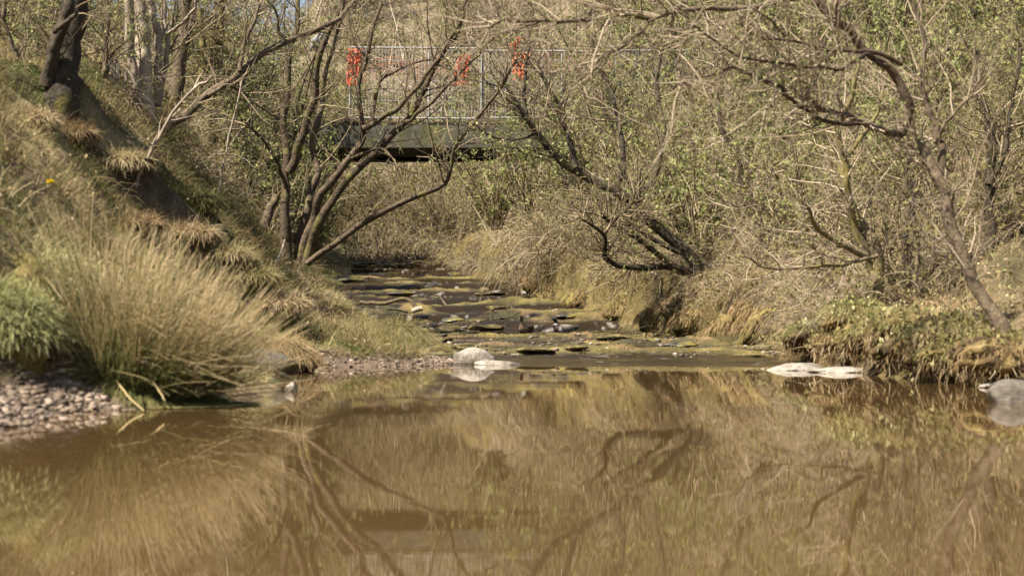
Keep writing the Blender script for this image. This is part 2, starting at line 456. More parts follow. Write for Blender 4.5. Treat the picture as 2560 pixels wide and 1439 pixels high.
_l.new(_at.outputs["Fac"], _mx.inputs[0]); _l.new(_n["Principled BSDF"].outputs[0], _mx.inputs[1]); _l.new(_wh.outputs[0], _mx.inputs[2]); _l.new(_mx.outputs[0], _n["Material Output"].inputs[0])
_n["Principled BSDF"].inputs["Specular IOR Level"].default_value = .28
tag(link("stream", a.mesh("stream", M['stream'], True)), kind="structure")

# ------------------------------------------------------------------ branching
def catmull(pts, n):
    p = np.asarray(pts, float)
    if len(p) == 2: return p[0] + (p[1] - p[0]) * np.linspace(0, 1, n)[:, None]
    q = np.vstack([2 * p[0] - p[1], p, 2 * p[-1] - p[-2]])
    t = np.linspace(0, len(p) - 1 - 1e-6, n); k = t.astype(int); u = (t - k)[:, None]
    a, b, c, d = q[k], q[k + 1], q[k + 2], q[k + 3]
    return .5 * (2 * b + (c - a) * u + (2 * a - 5 * b + 4 * c - d) * u ** 2 + (3 * b - a - 3 * c + d) * u ** 3)

def grow(Pp, Rp, n, lmin, lmax, rmax, ang=(25, 75), K=5, wig=.16, up=.05, t0=.2, t1=1.0, rmin=.0015, flat=0.0):
    """n child shoots on the parent lines Pp (N,K,3)"""
    N, Kp, _ = Pp.shape
    ln = np.linalg.norm(np.diff(Pp, axis=1), axis=2).sum(1)
    idx = rng.choice(N, n, p=ln / ln.sum())
    t = t0 + (t1 - t0) * rng.random(n)
    s = t * (Kp - 1); k = np.minimum(s.astype(int), Kp - 2); u = (s - k)[:, None]
    o = Pp[idx, k] * (1 - u) + Pp[idx, k + 1] * u
    ro = Rp[idx, k] * (1 - u[:, 0]) + Rp[idx, k + 1] * u[:, 0]
    tg = Pp[idx, k + 1] - Pp[idx, k]; tg /= np.linalg.norm(tg, axis=1, keepdims=True) + 1e-9
    r = rng.standard_normal((n, 3)); r[:, 1] *= (1 - flat)
    r -= tg * (r * tg).sum(1, keepdims=True); r /= np.linalg.norm(r, axis=1, keepdims=True) + 1e-9
    a = np.radians(ang[0] + (ang[1] - ang[0]) * rng.random(n))[:, None]
    d = np.cos(a) * tg + np.sin(a) * r
    L = (lmin + (lmax - lmin) * rng.random(n) ** 1.5) * (1.1 - .5 * t)
    out = np.empty((n, K, 3)); out[:, 0] = o
    for q in range(1, K):
        d = d + wig * rng.standard_normal((n, 3)) + np.array([0, 0, up]); d /= np.linalg.norm(d, axis=1, keepdims=True)
        out[:, q] = out[:, q - 1] + d * (L / (K - 1))[:, None]
    r0 = np.clip(np.minimum(ro * .7, rmax * (.6 + .4 * rng.random(n))), rmin, None)
    return out, r0[:, None] * np.linspace(1, .3, K)[None, :]

def along(Pp, n, t0=.1):
    N, K, _ = Pp.shape
    idx = rng.integers(0, N, n); s = (t0 + (1 - t0) * rng.random(n)) * (K - 1)
    k = np.minimum(s.astype(int), K - 2); u = (s - k)[:, None]
    return Pp[idx, k] * (1 - u) + Pp[idx, k + 1] * u

def clump_tint(C_, s, k=.8, f_=1.6):
    """leaf tint: clumps of lighter and darker kind of leaf plus leaf-to-leaf spread"""
    return np.clip(.15 + .55 * fbm(C_[:, 0] * f_ + s, C_[:, 2] * f_ + C_[:, 1] * .7, s, 2) + .35 * (rng.random(len(C_)) - .5) * k, 0, 1)

def limb_line(pts, d0, d1, n=14, wig=.25):
    ds = np.linspace(d0, d1, len(pts))
    w = np.array([P(px, py, d) for (px, py), d in zip(pts, ds)])
    q = catmull(w, n)
    seg = np.linalg.norm(q[-1] - q[0]) / n
    q[1:-1] += rng.standard_normal((n - 2, 3)) * seg * wig * .3
    return q

def limb_acc(q, r):
    """a limb with knuckles, flutes and a wandering line"""
    n, sd = 44, 14
    Q = catmull(q, n); rr = np.interp(np.linspace(0, len(r) - 1, n), range(len(r)), r)
    Q[2:] += (np.stack([fbm(np.arange(n) * .22, np.zeros(n) + s_, rng.integers(900), 2) for s_ in (0, 3, 7)], -1)[2:] - .5) * np.minimum(rr[2:, None] * 1.5, .013 * np.linalg.norm(np.diff(Q, axis=0), axis=1).sum() + .004)
    a_ = Acc().tubes(Q[None], rr[None], sd, np.array([rng.random()]))
    V = a_.v[0].reshape(n, sd, 3); ang = np.arange(sd) * 2 * np.pi / sd; o = rng.random() * 90
    k = 1 + .34 * (fbm(np.cos(ang)[None] * 1.3 + o + 0 * Q[:, :1], np.sin(ang)[None] * 1.3 + np.arange(n)[:, None] * .07, 17, 3) - .5)
    a_.v[0] = (Q[:, None] + (V - Q[:, None]) * k[..., None]).reshape(-1, 3)
    return a_

def tree(name, label, limbs, bark, base=None, tw=(30, 150, 600), tlen=((.6, 1.6), (.3, .8), (.12, .35)), nleaf=800, lsize=.03, leaf='leaf', twm='twig',
         twr=(.014, .007, .0035), ang=(25, 75), up=.05, limb_names=None, limb_tint=None, group=None, flat=0.3, twig_t0=.2, skip=0):
    """a tree from its traced trunk and limbs: each (pixel points, depth at start, depth at end, radius px start, end)"""
    lines, rads = [], []
    for (pts, d0, d1, r0, r1) in limbs:
        q = limb_line(pts, d0, d1); lines.append(q)
        rads.append(np.linspace(r0 / F * d0, r1 / F * d1, len(q)))
    b = np.array(lines[0][0] if base is None else base, float)
    g = ground(b[0], b[1])
    if b[2] > g - .05:                                       # let the foot go into the soil
        ext = lines[0][0].copy(); ext[2] = g - .5
        lines[0] = np.vstack([ext, lines[0][:-1]]); lines[0][1:] = lines[0][1:]
    b[2] = g
    root = thing(name, label, "tree", b, group); print('TREE', name, np.round(b, 2))
    for k, (q, r) in enumerate(zip(lines, rads)):
        r = r * (1 + .035 * rng.standard_normal(len(r)))
        if k == 0 and skip == 0: r[:3] *= np.array([1.35, 1.2, 1.06])
        nm = (limb_names or {}).get(k, "trunk" if k == 0 else "limb")
        part(nm, limb_acc(q, r), bark, root, True)
    Pm = np.stack(lines); Rm = np.stack(rads)
    lv = []
    for n, (l0, l1), r in zip(tw, tlen, twr):
        if n == 0: continue
        pp, rr = (Pm, Rm) if not lv else lv[-1]
        lv.append(grow(pp, rr, n, l0, l1, r, ang, 6 if not lv else 5, .17, up, twig_t0 if not lv else .1, 1, .0016, flat))
    if lv:
        a = Acc()
        for pp, rr in lv: a.tubes(pp, rr, 4 if rr[0, 0] > .006 else 3, np.clip(.15 + .7 * rng.random(len(pp)), 0, 1))
        part("crown", a, M[twm], root)
        if nleaf:
            c = np.concatenate([along(lv[-1][0], int(nleaf * .75)), along(lv[max(len(lv) - 2, 0)][0], int(nleaf * .25))])
            part("leaves", Acc().leaves(c, lsize * (.6 + .8 * rng.random(len(c))), clump_tint(c, 3.1)), M[leaf], root)
    return root

# ------------------------------------------------------------------ trees traced from the photograph
dA = hit(722, 652)
ALDER = [([(716, 655), (712, 560), (716, 470), (712, 400), (706, 300), (726, 220), (731, 130), (738, 50), (746, -60)], dA, dA + .5, 12.5, 5),
         ([(722, 430), (742, 380), (768, 300), (784, 250), (791, 165), (822, 84), (853, 17), (880, -60)], dA, dA - .8, 11, 5),
         ([(745, 650), (760, 540), (778, 470), (790, 425), (783, 336), (803, 255), (812, 188), (836, 110), (870, 20)], dA + .2, dA + 1.2, 11, 5),
         ([(752, 655), (778, 570), (800, 500), (835, 440), (882, 395), (906, 330), (892, 265), (898, 195), (922, 115), (955, 10)], dA - .1, dA - 1.0, 12, 4),
         ([(765, 660), (795, 560), (835, 500), (930, 400), (1003, 312), (1060, 232), (1112, 130), (1150, 62), (1168, -10)], dA - .3, dA - 1.4, 12, 4),
         ([(768, 658), (850, 590), (960, 530), (1090, 465), (1130, 430), (1150, 360), (1205, 280), (1262, 205), (1290, 150)], dA - .4, dA - 2.2, 8, 3),
         ([(908, 322), (950, 298), (1005, 262), (1058, 200), (1092, 150), (1128, 90), (1160, 40)], dA - .7, dA - 1.8, 8, 3),
         ([(931, 305), (934, 249), (951, 202), (941, 165), (907, 134), (880, 90), (872, 30)], dA - .7, dA - .2, 5, 2),
         ([(951, 202), (984, 181), (1058, 151), (1120, 140), (1180, 95)], dA - .6, dA - 1.3, 4, 2),
         ([(1010, 305), (1065, 268), (1130, 205), (1192, 140), (1240, 80)], dA - 1, dA - 2, 5, 2),
         ([(640, 640), (650, 590), (672, 530), (693, 488)], dA + .1, dA + .4, 17, 9),
         ([(880, 395), (945, 372), (985, 400), (992, 425)], dA - .8, dA - 1.4, 4, 2),
         ([(716, 470), (690, 400), (640, 330), (600, 300)], dA, dA - .8, 6, 2),
         ([(735, 120), (700, 80), (690, 30), (650, -20)], dA + .4, dA, 5, 2)]
tree("multistem_tree", "slender multi-stemmed bare tree forking from the grassy left bank below the bridge", ALDER, M['bark'],
     tw=(210, 520, 900), tlen=((.5, 2.2), (.25, .8), (.1, .35)), nleaf=1300, lsize=.05, twr=(.016, .009, .005),
     limb_names={0: "trunk", 1: "stem", 2: "stem", 3: "stem", 4: "stem", 10: "mossy_stump"}, twig_t0=.35)

d = hit(150, 268)
tree("mossy_tree", "big dark mossy tree trunk with hollow side limb, high on the left slope",
     [([(152, 275), (158, 180), (172, 80), (190, -20), (200, -120)], d, d + .3, 44, 30),
      ([(118, 215), (128, 150), (142, 95), (168, 30), (185, -60)], d - .1, d - .4, 19, 12),
      ([(136, 80), (160, 60), (182, 42), (192, 33)], d - .5, d - .8, 7, 4),
      ],
     M['bark_dark'], skip=1, tw=(14, 60, 160), nleaf=200, limb_names={2: "broken_branch"})

d = hitc(362, 280, 33)
tree("pale_tree", "pale grey-brown trunk clump of close upright stems, second from the left on the slope",
     [([(362, 285), (360, 200), (358, 100), (350, 20), (340, -80)], d, d, 22, 17),
      ([(342, 262), (335, 190), (324, 110), (322, 30), (318, -80)], d - .2, d - .4, 14, 11),
      ([(388, 262), (396, 180), (395, 100), (380, 20), (370, -80)], d + .2, d + .4, 13, 9),
      ([(395, 235), (418, 150), (412, 60), (404, -40)], d + .3, d + .5, 8, 5),
      ([(412, 90), (450, 62), (480, 30), (500, -20)], d + .2, d - .3, 5, 3)],
     M['bark_pale'], tw=(30, 130, 350), nleaf=400, limb_names={1: "stem", 2: "stem", 3: "stem"})
d = hitc(440, 262, 35.5) 
tree("dark_tree", "dark straight trunk just right of the pale trunk clump on the left slope",
     [([(432, 275), (444, 190), (455, 110), (466, 20), (474, -80)], d, d, 17, 13),
      ([(455, 110), (480, 60), (490, -30)], d, d - .2, 8, 5)], M['bark'], tw=(26, 110, 350), nleaf=500)
d = hitc(520, 330, 36)
tree("ivy_tree", "moss and ivy covered upright trunk behind the long slanting branch on the left",
     [([(520, 345), (530, 250), (538, 150), (544, 60), (548, -80)], d + 1.5, d + 1.5, 19, 14),
      ([(512, 330), (500, 240), (508, 130), (500, 20)], d + 1.5, d + 1.2, 10, 6)], M['bark_moss'],
     tw=(90, 400, 900), tlen=((.3, 1.2), (.2, .6), (.1, .3)), nleaf=3500, lsize=.05, leaf='leaf_dull')
d = hitc(418, 320, 34.5)
tree("leaning_tree", "brown trunk leaning far right out of the left slope in one long slanting line",
     [([(415, 322), (455, 290), (520, 240), (600, 178), (690, 118), (800, 70), (900, 20)], d, d + 2.0, 14, 6),
      ([(520, 240), (560, 215), (600, 225), (640, 260), (700, 300)], d + .5, d + 1.2, 6, 2),
      ([(600, 178), (610, 110), (640, 40), (650, -30)], d + .9, d + 1.2, 6, 3)],
     M['bark'], tw=(60, 220, 600), nleaf=900)
d = hit(90, 190)
for (px, top, r, lab) in ((92, 96, 6, "thin pale straight sapling left of the big mossy trunk"), (40, 12, 8, "thin leaning sapling near the upper left corner"),
                          (135, 138, 4, "thinnest grey sapling right behind the mossy trunk's side limb"), (262, 270, 9, "leafy young tree standing between the mossy trunk and the pale trunk clump")):
    dd = d + 2 + 4 * rng.random()
    tree("sapling", lab, [([(px, 215), (px + 2, 150), (top, 60), (top + 3, -60)], dd, dd, r, r * .6)], M['bark_pale' if r < 7 else 'bark'],
         tw=(26, 110, 260), nleaf=700, lsize=.05)

# right bank
d = hit(1735, 695)
ALD2 = [([(1742, 695), (1722, 645), (1680, 590), (1600, 520), (1540, 475), (1440, 420), (1387, 376), (1347, 329), (1317, 289), (1266, 215), (1225, 140)], d, d - 1.0, 17, 5),
        ([(1735, 685), (1700, 668), (1650, 665), (1589, 664), (1535, 662), (1510, 640), (1518, 611), (1498, 577), (1448, 544)], d, d - 2.0, 11, 3),
        ([(1725, 680), (1670, 660), (1606, 604), (1549, 571), (1505, 540)], d - .1, d - 1.6, 10, 4),
        ([(1706, 632), (1656, 611), (1612, 585), (1570, 556), (1566, 524), (1596, 490), (1600, 455)], d - .2, d - .6, 7, 2),
        ([(1522, 562), (1550, 540), (1575, 515), (1590, 480)], d - 1, d - 1.3, 4, 2),
        ([(1440, 420), (1428, 360), (1407, 295), (1397, 262), (1367, 215), (1340, 150)], d - .6, d - .2, 9, 3),
        ([(1317, 289), (1310, 230), (1322, 120), (1335, 20)], d - .8, d - .5, 5, 2),
        ([(1540, 475), (1560, 400), (1545, 300), (1510, 200), (1480, 100)], d - .3, d + .5, 9, 3),
        ([(1347, 329), (1290, 350), (1230, 340), (1180, 310)], d - .9, d - 1.5, 4, 1.5),
        ([(1590, 510), (1640, 430), (1660, 330), (1640, 220), (1660, 100)], d, d + .6, 10, 4)]
tree("leaning_alder", "dark tree leaning left over the stream with low crooked branches above the mossy bank", ALD2, M['bark_dark'],
     tw=(260, 900, 1800), tlen=((.5, 2.1), (.25, .9), (.1, .4)), nleaf=2400, lsize=.055, twr=(.017, .009, .005), limb_names={5: "limb"}, twig_t0=.3)
d = hit(2505, 845)
BIG = [([(2515, 850), (2473, 766), (2432, 698), (2405, 621), (2375, 547), (2362, 477), (2325, 427), (2298, 370), (2254, 336)], d, d + .6, 17.5, 13),
       ([(2254, 336), (2270, 285), (2251, 218), (2222, 165), (2160, 128), (2120, 77), (2070, 37), (2030, -10), (1985, -80)], d + .6, d + .2, 13, 8),
       ([(2254, 336), (2204, 326), (2153, 309), (2103, 289), (2040, 262), (1985, 225)], d + .6, d - .4, 9, 4),
       ([(2362, 477), (2358, 430), (2352, 370), (2338, 329), (2318, 252), (2300, 190), (2310, 110), (2290, 20)], d + .5, d + 1.2, 11, 5),
       ([(2348, 345), (2362, 312), (2400, 270), (2440, 220), (2470, 150)], d + .7, d + .4, 5, 2),
       ([(2254, 161), (2187, 136), (2103, 124), (2019, 117), (1975, 104), (1908, 97), (1850, 60)], d + .3, d - .8, 6, 2.5),
       ([(1969, 97), (1940, 65), (1918, 44), (1880, 20)], d - .5, d - .8, 4, 2),
       ([(2222, 165), (2160, 140), (2090, 168), (1985, 168), (1834, 134), (1734, 64)], d + .3, d - 1.2, 6, 2.5),
       ([(1942, 211), (1885, 191), (1834, 170), (1767, 188), (1700, 215)], d - .6, d - 1.2, 5, 2.5),
       ([(2153, 309), (2060, 300), (1990, 260), (1942, 211)], d, d - .6, 6, 4),
       ([(2030, -10), (1900, 13), (1767, 23), (1646, 34), (1522, 47), (1387, 57), (1287, 50), (1220, 70)], d - .4, d - 1.6, 8, 3),
       ([(1640, 44), (1572, 104), (1522, 138), (1471, 195), (1440, 240)], d - 1, d - 1.5, 4, 2),
       ([(2120, 77), (2090, 40), (2100, -20)], d + .3, d + .1, 6, 4),
       ([(1760, 20), (1734, 64), (1700, 130), (1690, 200)], d - .9, d - 1.2, 4, 2)]
tree("overhanging_tree", "tall crooked tree at the right edge arching its branches left over the water", BIG, M['bark'],
     tw=(300, 1000, 1700), tlen=((.3, 1.6), (.15, .6), (.08, .25)), nleaf=1800, lsize=.032, twr=(.011, .0055, .003), twm='twig_pale', limb_names={1: "stem", 3: "stem"}, twig_t0=.3)
d = hit(2190, 762)
tree("twin_stemmed_tree", "twin-stemmed mossy tree behind the green bank clump, paler stem to the right",
     [([(2188, 765), (2186, 690), (2197, 624), (2170, 597), (2143, 540), (2115, 490), (2098, 420), (2080, 319), (2050, 230), (2060, 120)], d, d + .4, 19, 8),
      ([(2192, 700), (2165, 640), (2130, 540), (2118, 470), (2110, 403), (2096, 319), (2130, 230), (2150, 160)], d + .1, d - .3, 10, 5),
      ([(2165, 640), (2120, 618), (2070, 591), (2036, 560), (2020, 520)], d - .2, d - .9, 9, 4),
      ([(2192, 640), (2130, 658), (2036, 668), (1935, 671), (1850, 640)], d - .1, d - 1.2, 5, 2),
      ([(2098, 420), (2150, 350), (2200, 270), (2210, 180)], d + .3, d + .8, 7, 3)],
     M['bark_moss'], tw=(120, 420, 900), tlen=((.3, 1.4), (.2, .7), (.1, .3)), nleaf=1100, lsize=.035, twm='twig_pale', limb_names={1: "stem", 2: "broken_branch", 3: "bent_branch"})
d = hit(1905, 660)
tree("thin_tree", "thin crooked trunk rising from the thicket between the mossy bank and the twin-stemmed tree",
     [([(1908, 665), (1898, 610), (1885, 555), (1858, 487), (1850, 400), (1800, 300), (1790, 180), (1810, 60)], d, d + .5, 9, 4),
      ([(1892, 580), (1905, 530), (1900, 490), (1935, 420)], d, d - .3, 5, 2)],
     M['bark_dark'], tw=(110, 400, 900), nleaf=1500, lsize=.045, twm='twig_pale')
d = hit(2270, 735)
tree("short_tree", "upright dark stem right of the twin-stemmed tree, half hidden in brambles",
     [([(2270, 740), (2266, 660), (2262, 600), (2280, 500), (2265, 420), (2300, 320)], d, d + .3, 11, 5)], M['bark_dark'], tw=(40, 160, 400), nleaf=900)
d = hit(2470, 640)
tree("far_right_tree", "dark upright trunk near the right edge behind the overhanging tree",
     [([(2465, 650), (2472, 560), (2472, 463), (2479, 336), (2466, 302), (2440, 200), (2450, 60)], d, d + .5, 15, 8),
      ([(2472, 463), (2510, 380), (2530, 260), (2550, 120)], d, d + .4, 8, 4)], M['bark_dark'], tw=(70, 260, 700), nleaf=1800)

# dead canes and branches lying or leaning (loose wood: things of their own)
def stick(name, label, pts, d0, d1, r0, r1, mat='bark_pale', cat="branch", sub=None, group=None):
    q = limb_line(pts, d0, d1, 12, .3)
    o = link(name, None)
    a = Acc().tubes(q[None], np.linspace(r0 / F * d0, r1 / F * d1, 12)[None], 7, np.array([.5]))
    b = q[0].copy()
    bpy.data.objects.remove(o)
    me = a.mesh(name, M[mat], True, b)
    o = tag(link(name, me, None, tuple(b)), label, cat, group)
    if sub:
        pp, rr = grow(q[None], np.linspace(r0, r1, 12)[None] / F * d0, sub, .15, .6, r1 / F * d0 * .8, K=5)
        part("twigs", Acc().tubes(pp, rr, 3), M['twig_pale'], o)
    return o
d = hit(345, 470)
stick("dead_cane", "long pale dead stalk leaning over the left slope", [(340, 468), (380, 380), (420, 300), (480, 225), (530, 190)], d, d - .4, 5, 3, sub=14)
stick("dead_cane", "shorter grey dead stalk crossing the long pale one on the left slope", [(368, 395), (400, 330), (455, 270)], d + .4, d + .2, 4, 2.5, sub=8)
d = hit(540, 520)
stick("dead_cane", "thin upright dead stalk standing left of the multi-stemmed tree", [(528, 590), (545, 480), (575, 330), (605, 200)], d, d, 4, 2, sub=6)
d = hit(700, 700)
stick("dead_cane", "white bleached cane leaning below the multi-stemmed tree", [(652, 765), (680, 690), (700, 640), (712, 600)], d, d + .3, 4, 3)
stick("dead_cane", "short bleached stick standing on the grassy left shore", [(680, 748), (672, 712), (664, 680)], d - .2, d - .2, 4, 2.5)
d = hit(1030, 770, 22)
stick("driftwood", "mossy bent branch lying across the stones at the left of the stream", [(900, 755), (960, 760), (1010, 745), (1050, 775)], d, d - .5, 5, 5, 'bark')
stick("driftwood", "forked dead twig standing in the shallow stream", [(1120, 768), (1105, 750), (1093, 735)], d + 1, d + 1, 3, 2, sub=5)
stick("driftwood", "bleached log end lying beside the big grass tussock", [(1030, 778), (1045, 772), (1056, 770)], d - 1.2, d - 1.2, 7, 7)
d = hit(2200, 885, 15)
stick("fallen_branch", "thin straight branch propped against the dark hollow under the right bank", [(2165, 882), (2220, 840), (2290, 795)], d - .1, d + .3, 4, 3)
stick("fallen_branch", "long fallen branch slanting down the right bank to the water", [(2330, 900), (2420, 872), (2500, 835), (2560, 800)], d - 1.0, d - .6, 6, 4)
stick("fallen_branch", "dead branch lying in the dry litter at the foot of the right trees", [(2250, 800), (2330, 775), (2420, 745)], d + 1.2, d + 2.2, 5, 3)

# ------------------------------------------------------------------ shrubs and background woodland
def shrub_proto(kind):
    r0 = {}
    if kind == 'willow':       # leafing willow scrub, 3 m
        n, h, sp = 22, 3.0, .55; lv = (150, 330); tl = ((.3, 1.1), (.15, .5)); nl, ls, lm = 2000, .075, 'leaf'; r = .024; tm = 'twig'
    elif kind == 'hazel':      # taller grown sapling clump, 6 m
        n, h, sp = 13, 6.2, .32; lv = (180, 460); tl = ((.5, 1.8), (.2, .7)); nl, ls, lm = 2400, .08, 'leaf'; r = .042; tm = 'twig'
    elif kind == 'bramble':    # dry arching canes, 1.3 m
        n, h, sp = 55, 1.7, 1.3; lv = (240, 420); tl = ((.2, .8), (.1, .35)); nl, ls, lm = 700, .065, 'leaf_dull'; r = .010; tm = 'twig_pale'
    elif kind == 'thorn':      # twiggy scrub with few leaves, 2.6 m
        n, h, sp = 20, 2.7, .7; lv = (190, 430); tl = ((.3, 1.0), (.12, .45)); nl, ls, lm = 900, .07, 'leaf_dull'; r = .022; tm = 'twig_pale'
    elif kind == 'bare':       # bare woodland tree, 9 m
        n, h, sp = 3, 8.5, .16; lv = (90, 1300); tl = ((1.0, 3.2), (.3, 1.2)); nl, ls, lm = 900, .07, 'leaf_dull'; r = .07; tm = 'twig_pale'
    a = rng.random(n) * 2 * np.pi; lean = sp * rng.random(n) ** .7
    d = np.stack([np.cos(a) * lean, np.sin(a) * lean, np.ones(n)], -1); d /= np.linalg.norm(d, axis=1, keepdims=True)
    K = 8; Pp = np.empty((n, K, 3)); Pp[:, 0] = np.stack([np.cos(a), np.sin(a), 0 * a], -1) * (.12 * h ** .5) * rng.random(n)[:, None] - np.array([0, 0, .15])
    L = h * (.55 + .45 * rng.random(n)); dr = -.30 if kind == 'bramble' else -.04
    for k in range(1, K):
        d = d + .12 * rng.standard_normal((n, 3)) + np.array([0, 0, dr]); d /= np.linalg.norm(d, axis=1, keepdims=True)
        Pp[:, k] = Pp[:, k - 1] + d * (L / (K - 1))[:, None]
    Rr = (r * (.5 + .5 * rng.random(n)))[:, None] * np.linspace(1, .25, K)[None]
    l1 = grow(Pp, Rr, lv[0], *tl[0], r * .42, (25, 70), 5, .2, .03, .12, 1)
    l2 = grow(*l1, lv[1], *tl[1], max(r * .26, .0065), (25, 75), 4, .24, .02, .05, 1)
    st = Acc().tubes(Pp, Rr, 6); tw = Acc().tubes(*l1, 4).tubes(*l2, 3)
    c = np.concatenate([along(l2[0], int(nl * .7)), along(l1[0], nl - int(nl * .7))])
    c = c[:len(c) // 3 * 3]; c[1::3] = c[::3] + .035 * rng.standard_normal(c[::3].shape); c[2::3] = c[::3] + .04 * rng.standard_normal(c[::3].shape)
    lf = Acc().leaves(c, ls * (.5 + rng.random(len(c))), clump_tint(c, 7 + n))
    sn = {'bare': 'bark_pale', 'bramble': 'twig_pale', 'hazel': 'bark'}.get(kind, 'twig')
    nm = 'trunk' if kind == 'bare' else 'stems'
    return [(nm, st.mesh(nm, M[sn])), ('crown', tw.mesh('crown', M[tm])), ('leaves', lf.mesh('leaves', M[lm]))]

PROTO = {k: [shrub_proto(k) for _ in range(n)] for k, n in (('willow', 3), ('hazel', 3), ('bramble', 3), ('thorn', 3), ('bare', 3))}
NAMES = {'willow': ('willow_shrub', 'shrub'), 'hazel': ('hazel_bush', 'shrub'), 'bramble': ('bramble_bush', 'bramble'), 'thorn': ('thorn_shrub', 'shrub'), 'bare': ('bare_tree', 'tree')}

def plant(kind, x, y, sc=1.0, label=None, group=None, dz=0.0, tilt=None):
    nm, cat = NAMES[kind]
    root = thing(nm, label, cat, (x, y, ground(x, y) + dz), group)
    root.rotation_euler = (*(tilt or (.10 * rng.standard_normal(), .10 * rng.standard_normal())), rng.random() * 6.28)
    s_ = sc * (.85 + .3 * rng.random()); root.scale = (s_, s_, s_ * (.9 + .2 * rng.random()))
    pr = PROTO[kind][rng.integers(len(PROTO[kind]))]
    for n_, me_ in pr: link(n_, me_, root)
    return root

def scatter(kind, n, x0, x1, y0, y1, sc, label, group, ok=None, mind=.6):
    pts = []; tries = 0
    while len(pts) < n and tries < n * 60:
        tries += 1
        y = y0 + (y1 - y0) * rng.random(); x = x0 + (x1 - x0) * rng.random()
        if ok is not None and not ok(x, y): continue
        if any((x - a) ** 2 + (y - b) ** 2 < mind ** 2 for a, b in pts): continue
        pts.append((x, y)); plant(kind, x, y, sc * (.8 + .4 * rng.random()), label, group)
    return pts

RE = lambda y: float(edges(np.array([y]))[1][0])
LE = lambda y: float(edges(np.array([y]))[0][0])
view = lambda x, y, m=.6: abs(x) < 1280 / F * y + m
right_in = lambda lo: (lambda x, y: x > RE(y) + lo and view(x, y, 1.5))
# right bank thicket
scatter('thorn', 38, 1, 11, 22, 44, .85, "tangled twiggy thorn scrub in the right bank thicket", "thorn shrubs in the right bank thicket", right_in(1.3), .8)
scatter('willow', 30, 1, 12, 24, 45, .95, "willow scrub just coming into pale green leaf in the right bank thicket", "willow scrub in the right bank thicket", right_in(1.6), .8)
scatter('bramble', 46, 1, 11, 18.5, 44, .9, "low tangle of dry arching bramble canes along the right bank", "brambles along the right bank", right_in(.7), .5)
scatter('hazel', 22, 2.5, 15, 30, 52, 1.0, "tall budding sapling clump rising behind the right bank thicket", "sapling clumps behind the right bank", right_in(3.2), 1.0)
scatter('bramble', 30, 0, 9, 22, 42, .6, "small dry bramble tangle drooping over the edge of the right bank", "brambles drooping over the right bank's edge", lambda x, y: RE(y) + .25 < x < RE(y) + 1.1 and view(x, y), .35)
# left of the bridge, behind the multi-stemmed tree
lz = lambda x, y: x < LE(y) - 1.0 and (x / y * F + 1280) > 430 and (x / y * F + 1280) < 880
scatter('hazel', 13, -9, -3, 41.5, 50, .95, "leafy olive-green sapling clump behind the multi-stemmed tree, left of the bridge", "sapling clumps left of the bridge", lz, .8)
scatter('willow', 14, -9, -3, 40.5, 47, 1.0, "dense olive-green willow scrub behind the multi-stemmed tree", "willow scrub left of the bridge", lz, .7)
scatter('thorn', 10, -9, -4, 36, 45, .8, "thin twiggy scrub at the foot of the left slope", "thin scrub on the left slope", lambda x, y: x < LE(y) - 1.6 and view(x, y) and x / y * F + 1280 > 380 and x / y * F + 1280 < 680, .7)
scatter('bramble', 14, -9, -3, 26, 42, .7, "dry bramble tangle on the crest of the left slope", "brambles on the left slope", lambda x, y: x < LE(y) - 3.0 and view(x, y) and x / y * F + 1280 > 250, .8)
# plateau behind the left crest
scatter('hazel', 20, -16, -6, 40, 62, .9, "thin upright sapling clump behind the crest of the left slope", "saplings behind the left crest", lambda x, y: x < LE(y) - 4.5 and view(x, y, 1), 1.2)
scatter('bare', 16, -22, -7, 50, 85, .9, "bare woodland tree far behind the left slope", "bare trees behind the left slope", lambda x, y: view(x, y, 1), 2.0)
# in front of the right part of the bridge, and trailing over its beam
for (px, dd, k, s_, lab) in ((1235, 44.2, 'willow', 1.0, "leafy willow shrub in front of the middle of the bridge"),
                             (1330, 43.6, 'willow', 1.15, "leafy willow shrub in front of the bridge, right of the middle one"),
                             (1130, 45.0, 'thorn', .8, "twiggy low scrub at the stream's edge under the bridge's middle"),
                             (1450, 42.6, 'hazel', .8, "budding sapling clump hiding the right end of the bridge"),
                             (1560, 42.0, 'hazel', .9, "budding sapling clump beyond the right end of the bridge")):
    x = max((px - 1280) / F * dd, RE(dd) + .3)
    plant(k, x, dd, s_, lab)
for y_ in (39.6, 40.6, 41.5, 42.4, 43.3, 44.2, 45.2): plant('bramble', RE(y_) + .15, y_, .5, "small dry bramble tangle drooping over the edge of the right bank", "brambles drooping over the right bank's edge")
scatter('thorn', 30, -6, 3, 52.6, 57, .7, "pale tangled brush coming down to the stream under the bridge", "pale brush under the bridge", None, .7)
scatter('bramble', 22, -6, 2, 52.0, 56, .9, "pale bramble tangle on the stream bank under the bridge", "brambles under the bridge", None, .6)
# valley side beyond the bridge
scatter('thorn', 34, -7, 3, 55, 74, .95, "pale twiggy scrub on the sunlit valley side seen beyond the bridge", "scrub on the valley side beyond the bridge", None, .9)
hz = lambda x, y: view(x, y, 1)
scatter('thorn', 40, -8, 14, 53, 66, .9, "pale twiggy scrub on the sunlit valley side seen beyond the bridge", "scrub on the valley side beyond the bridge", hz, 1.0)
scatter('bare', 34, -9, 24, 60, 100, .85, "bare grey-brown woodland tree on the valley side beyond the bridge", "bare trees on the far valley side", hz, 1.6)
scatter('willow', 24, -6, 16, 56, 80, 1.1, "faintly green shrub among the bare trees beyond the bridge", "green shrubs on the far valley side", hz, 1.4)

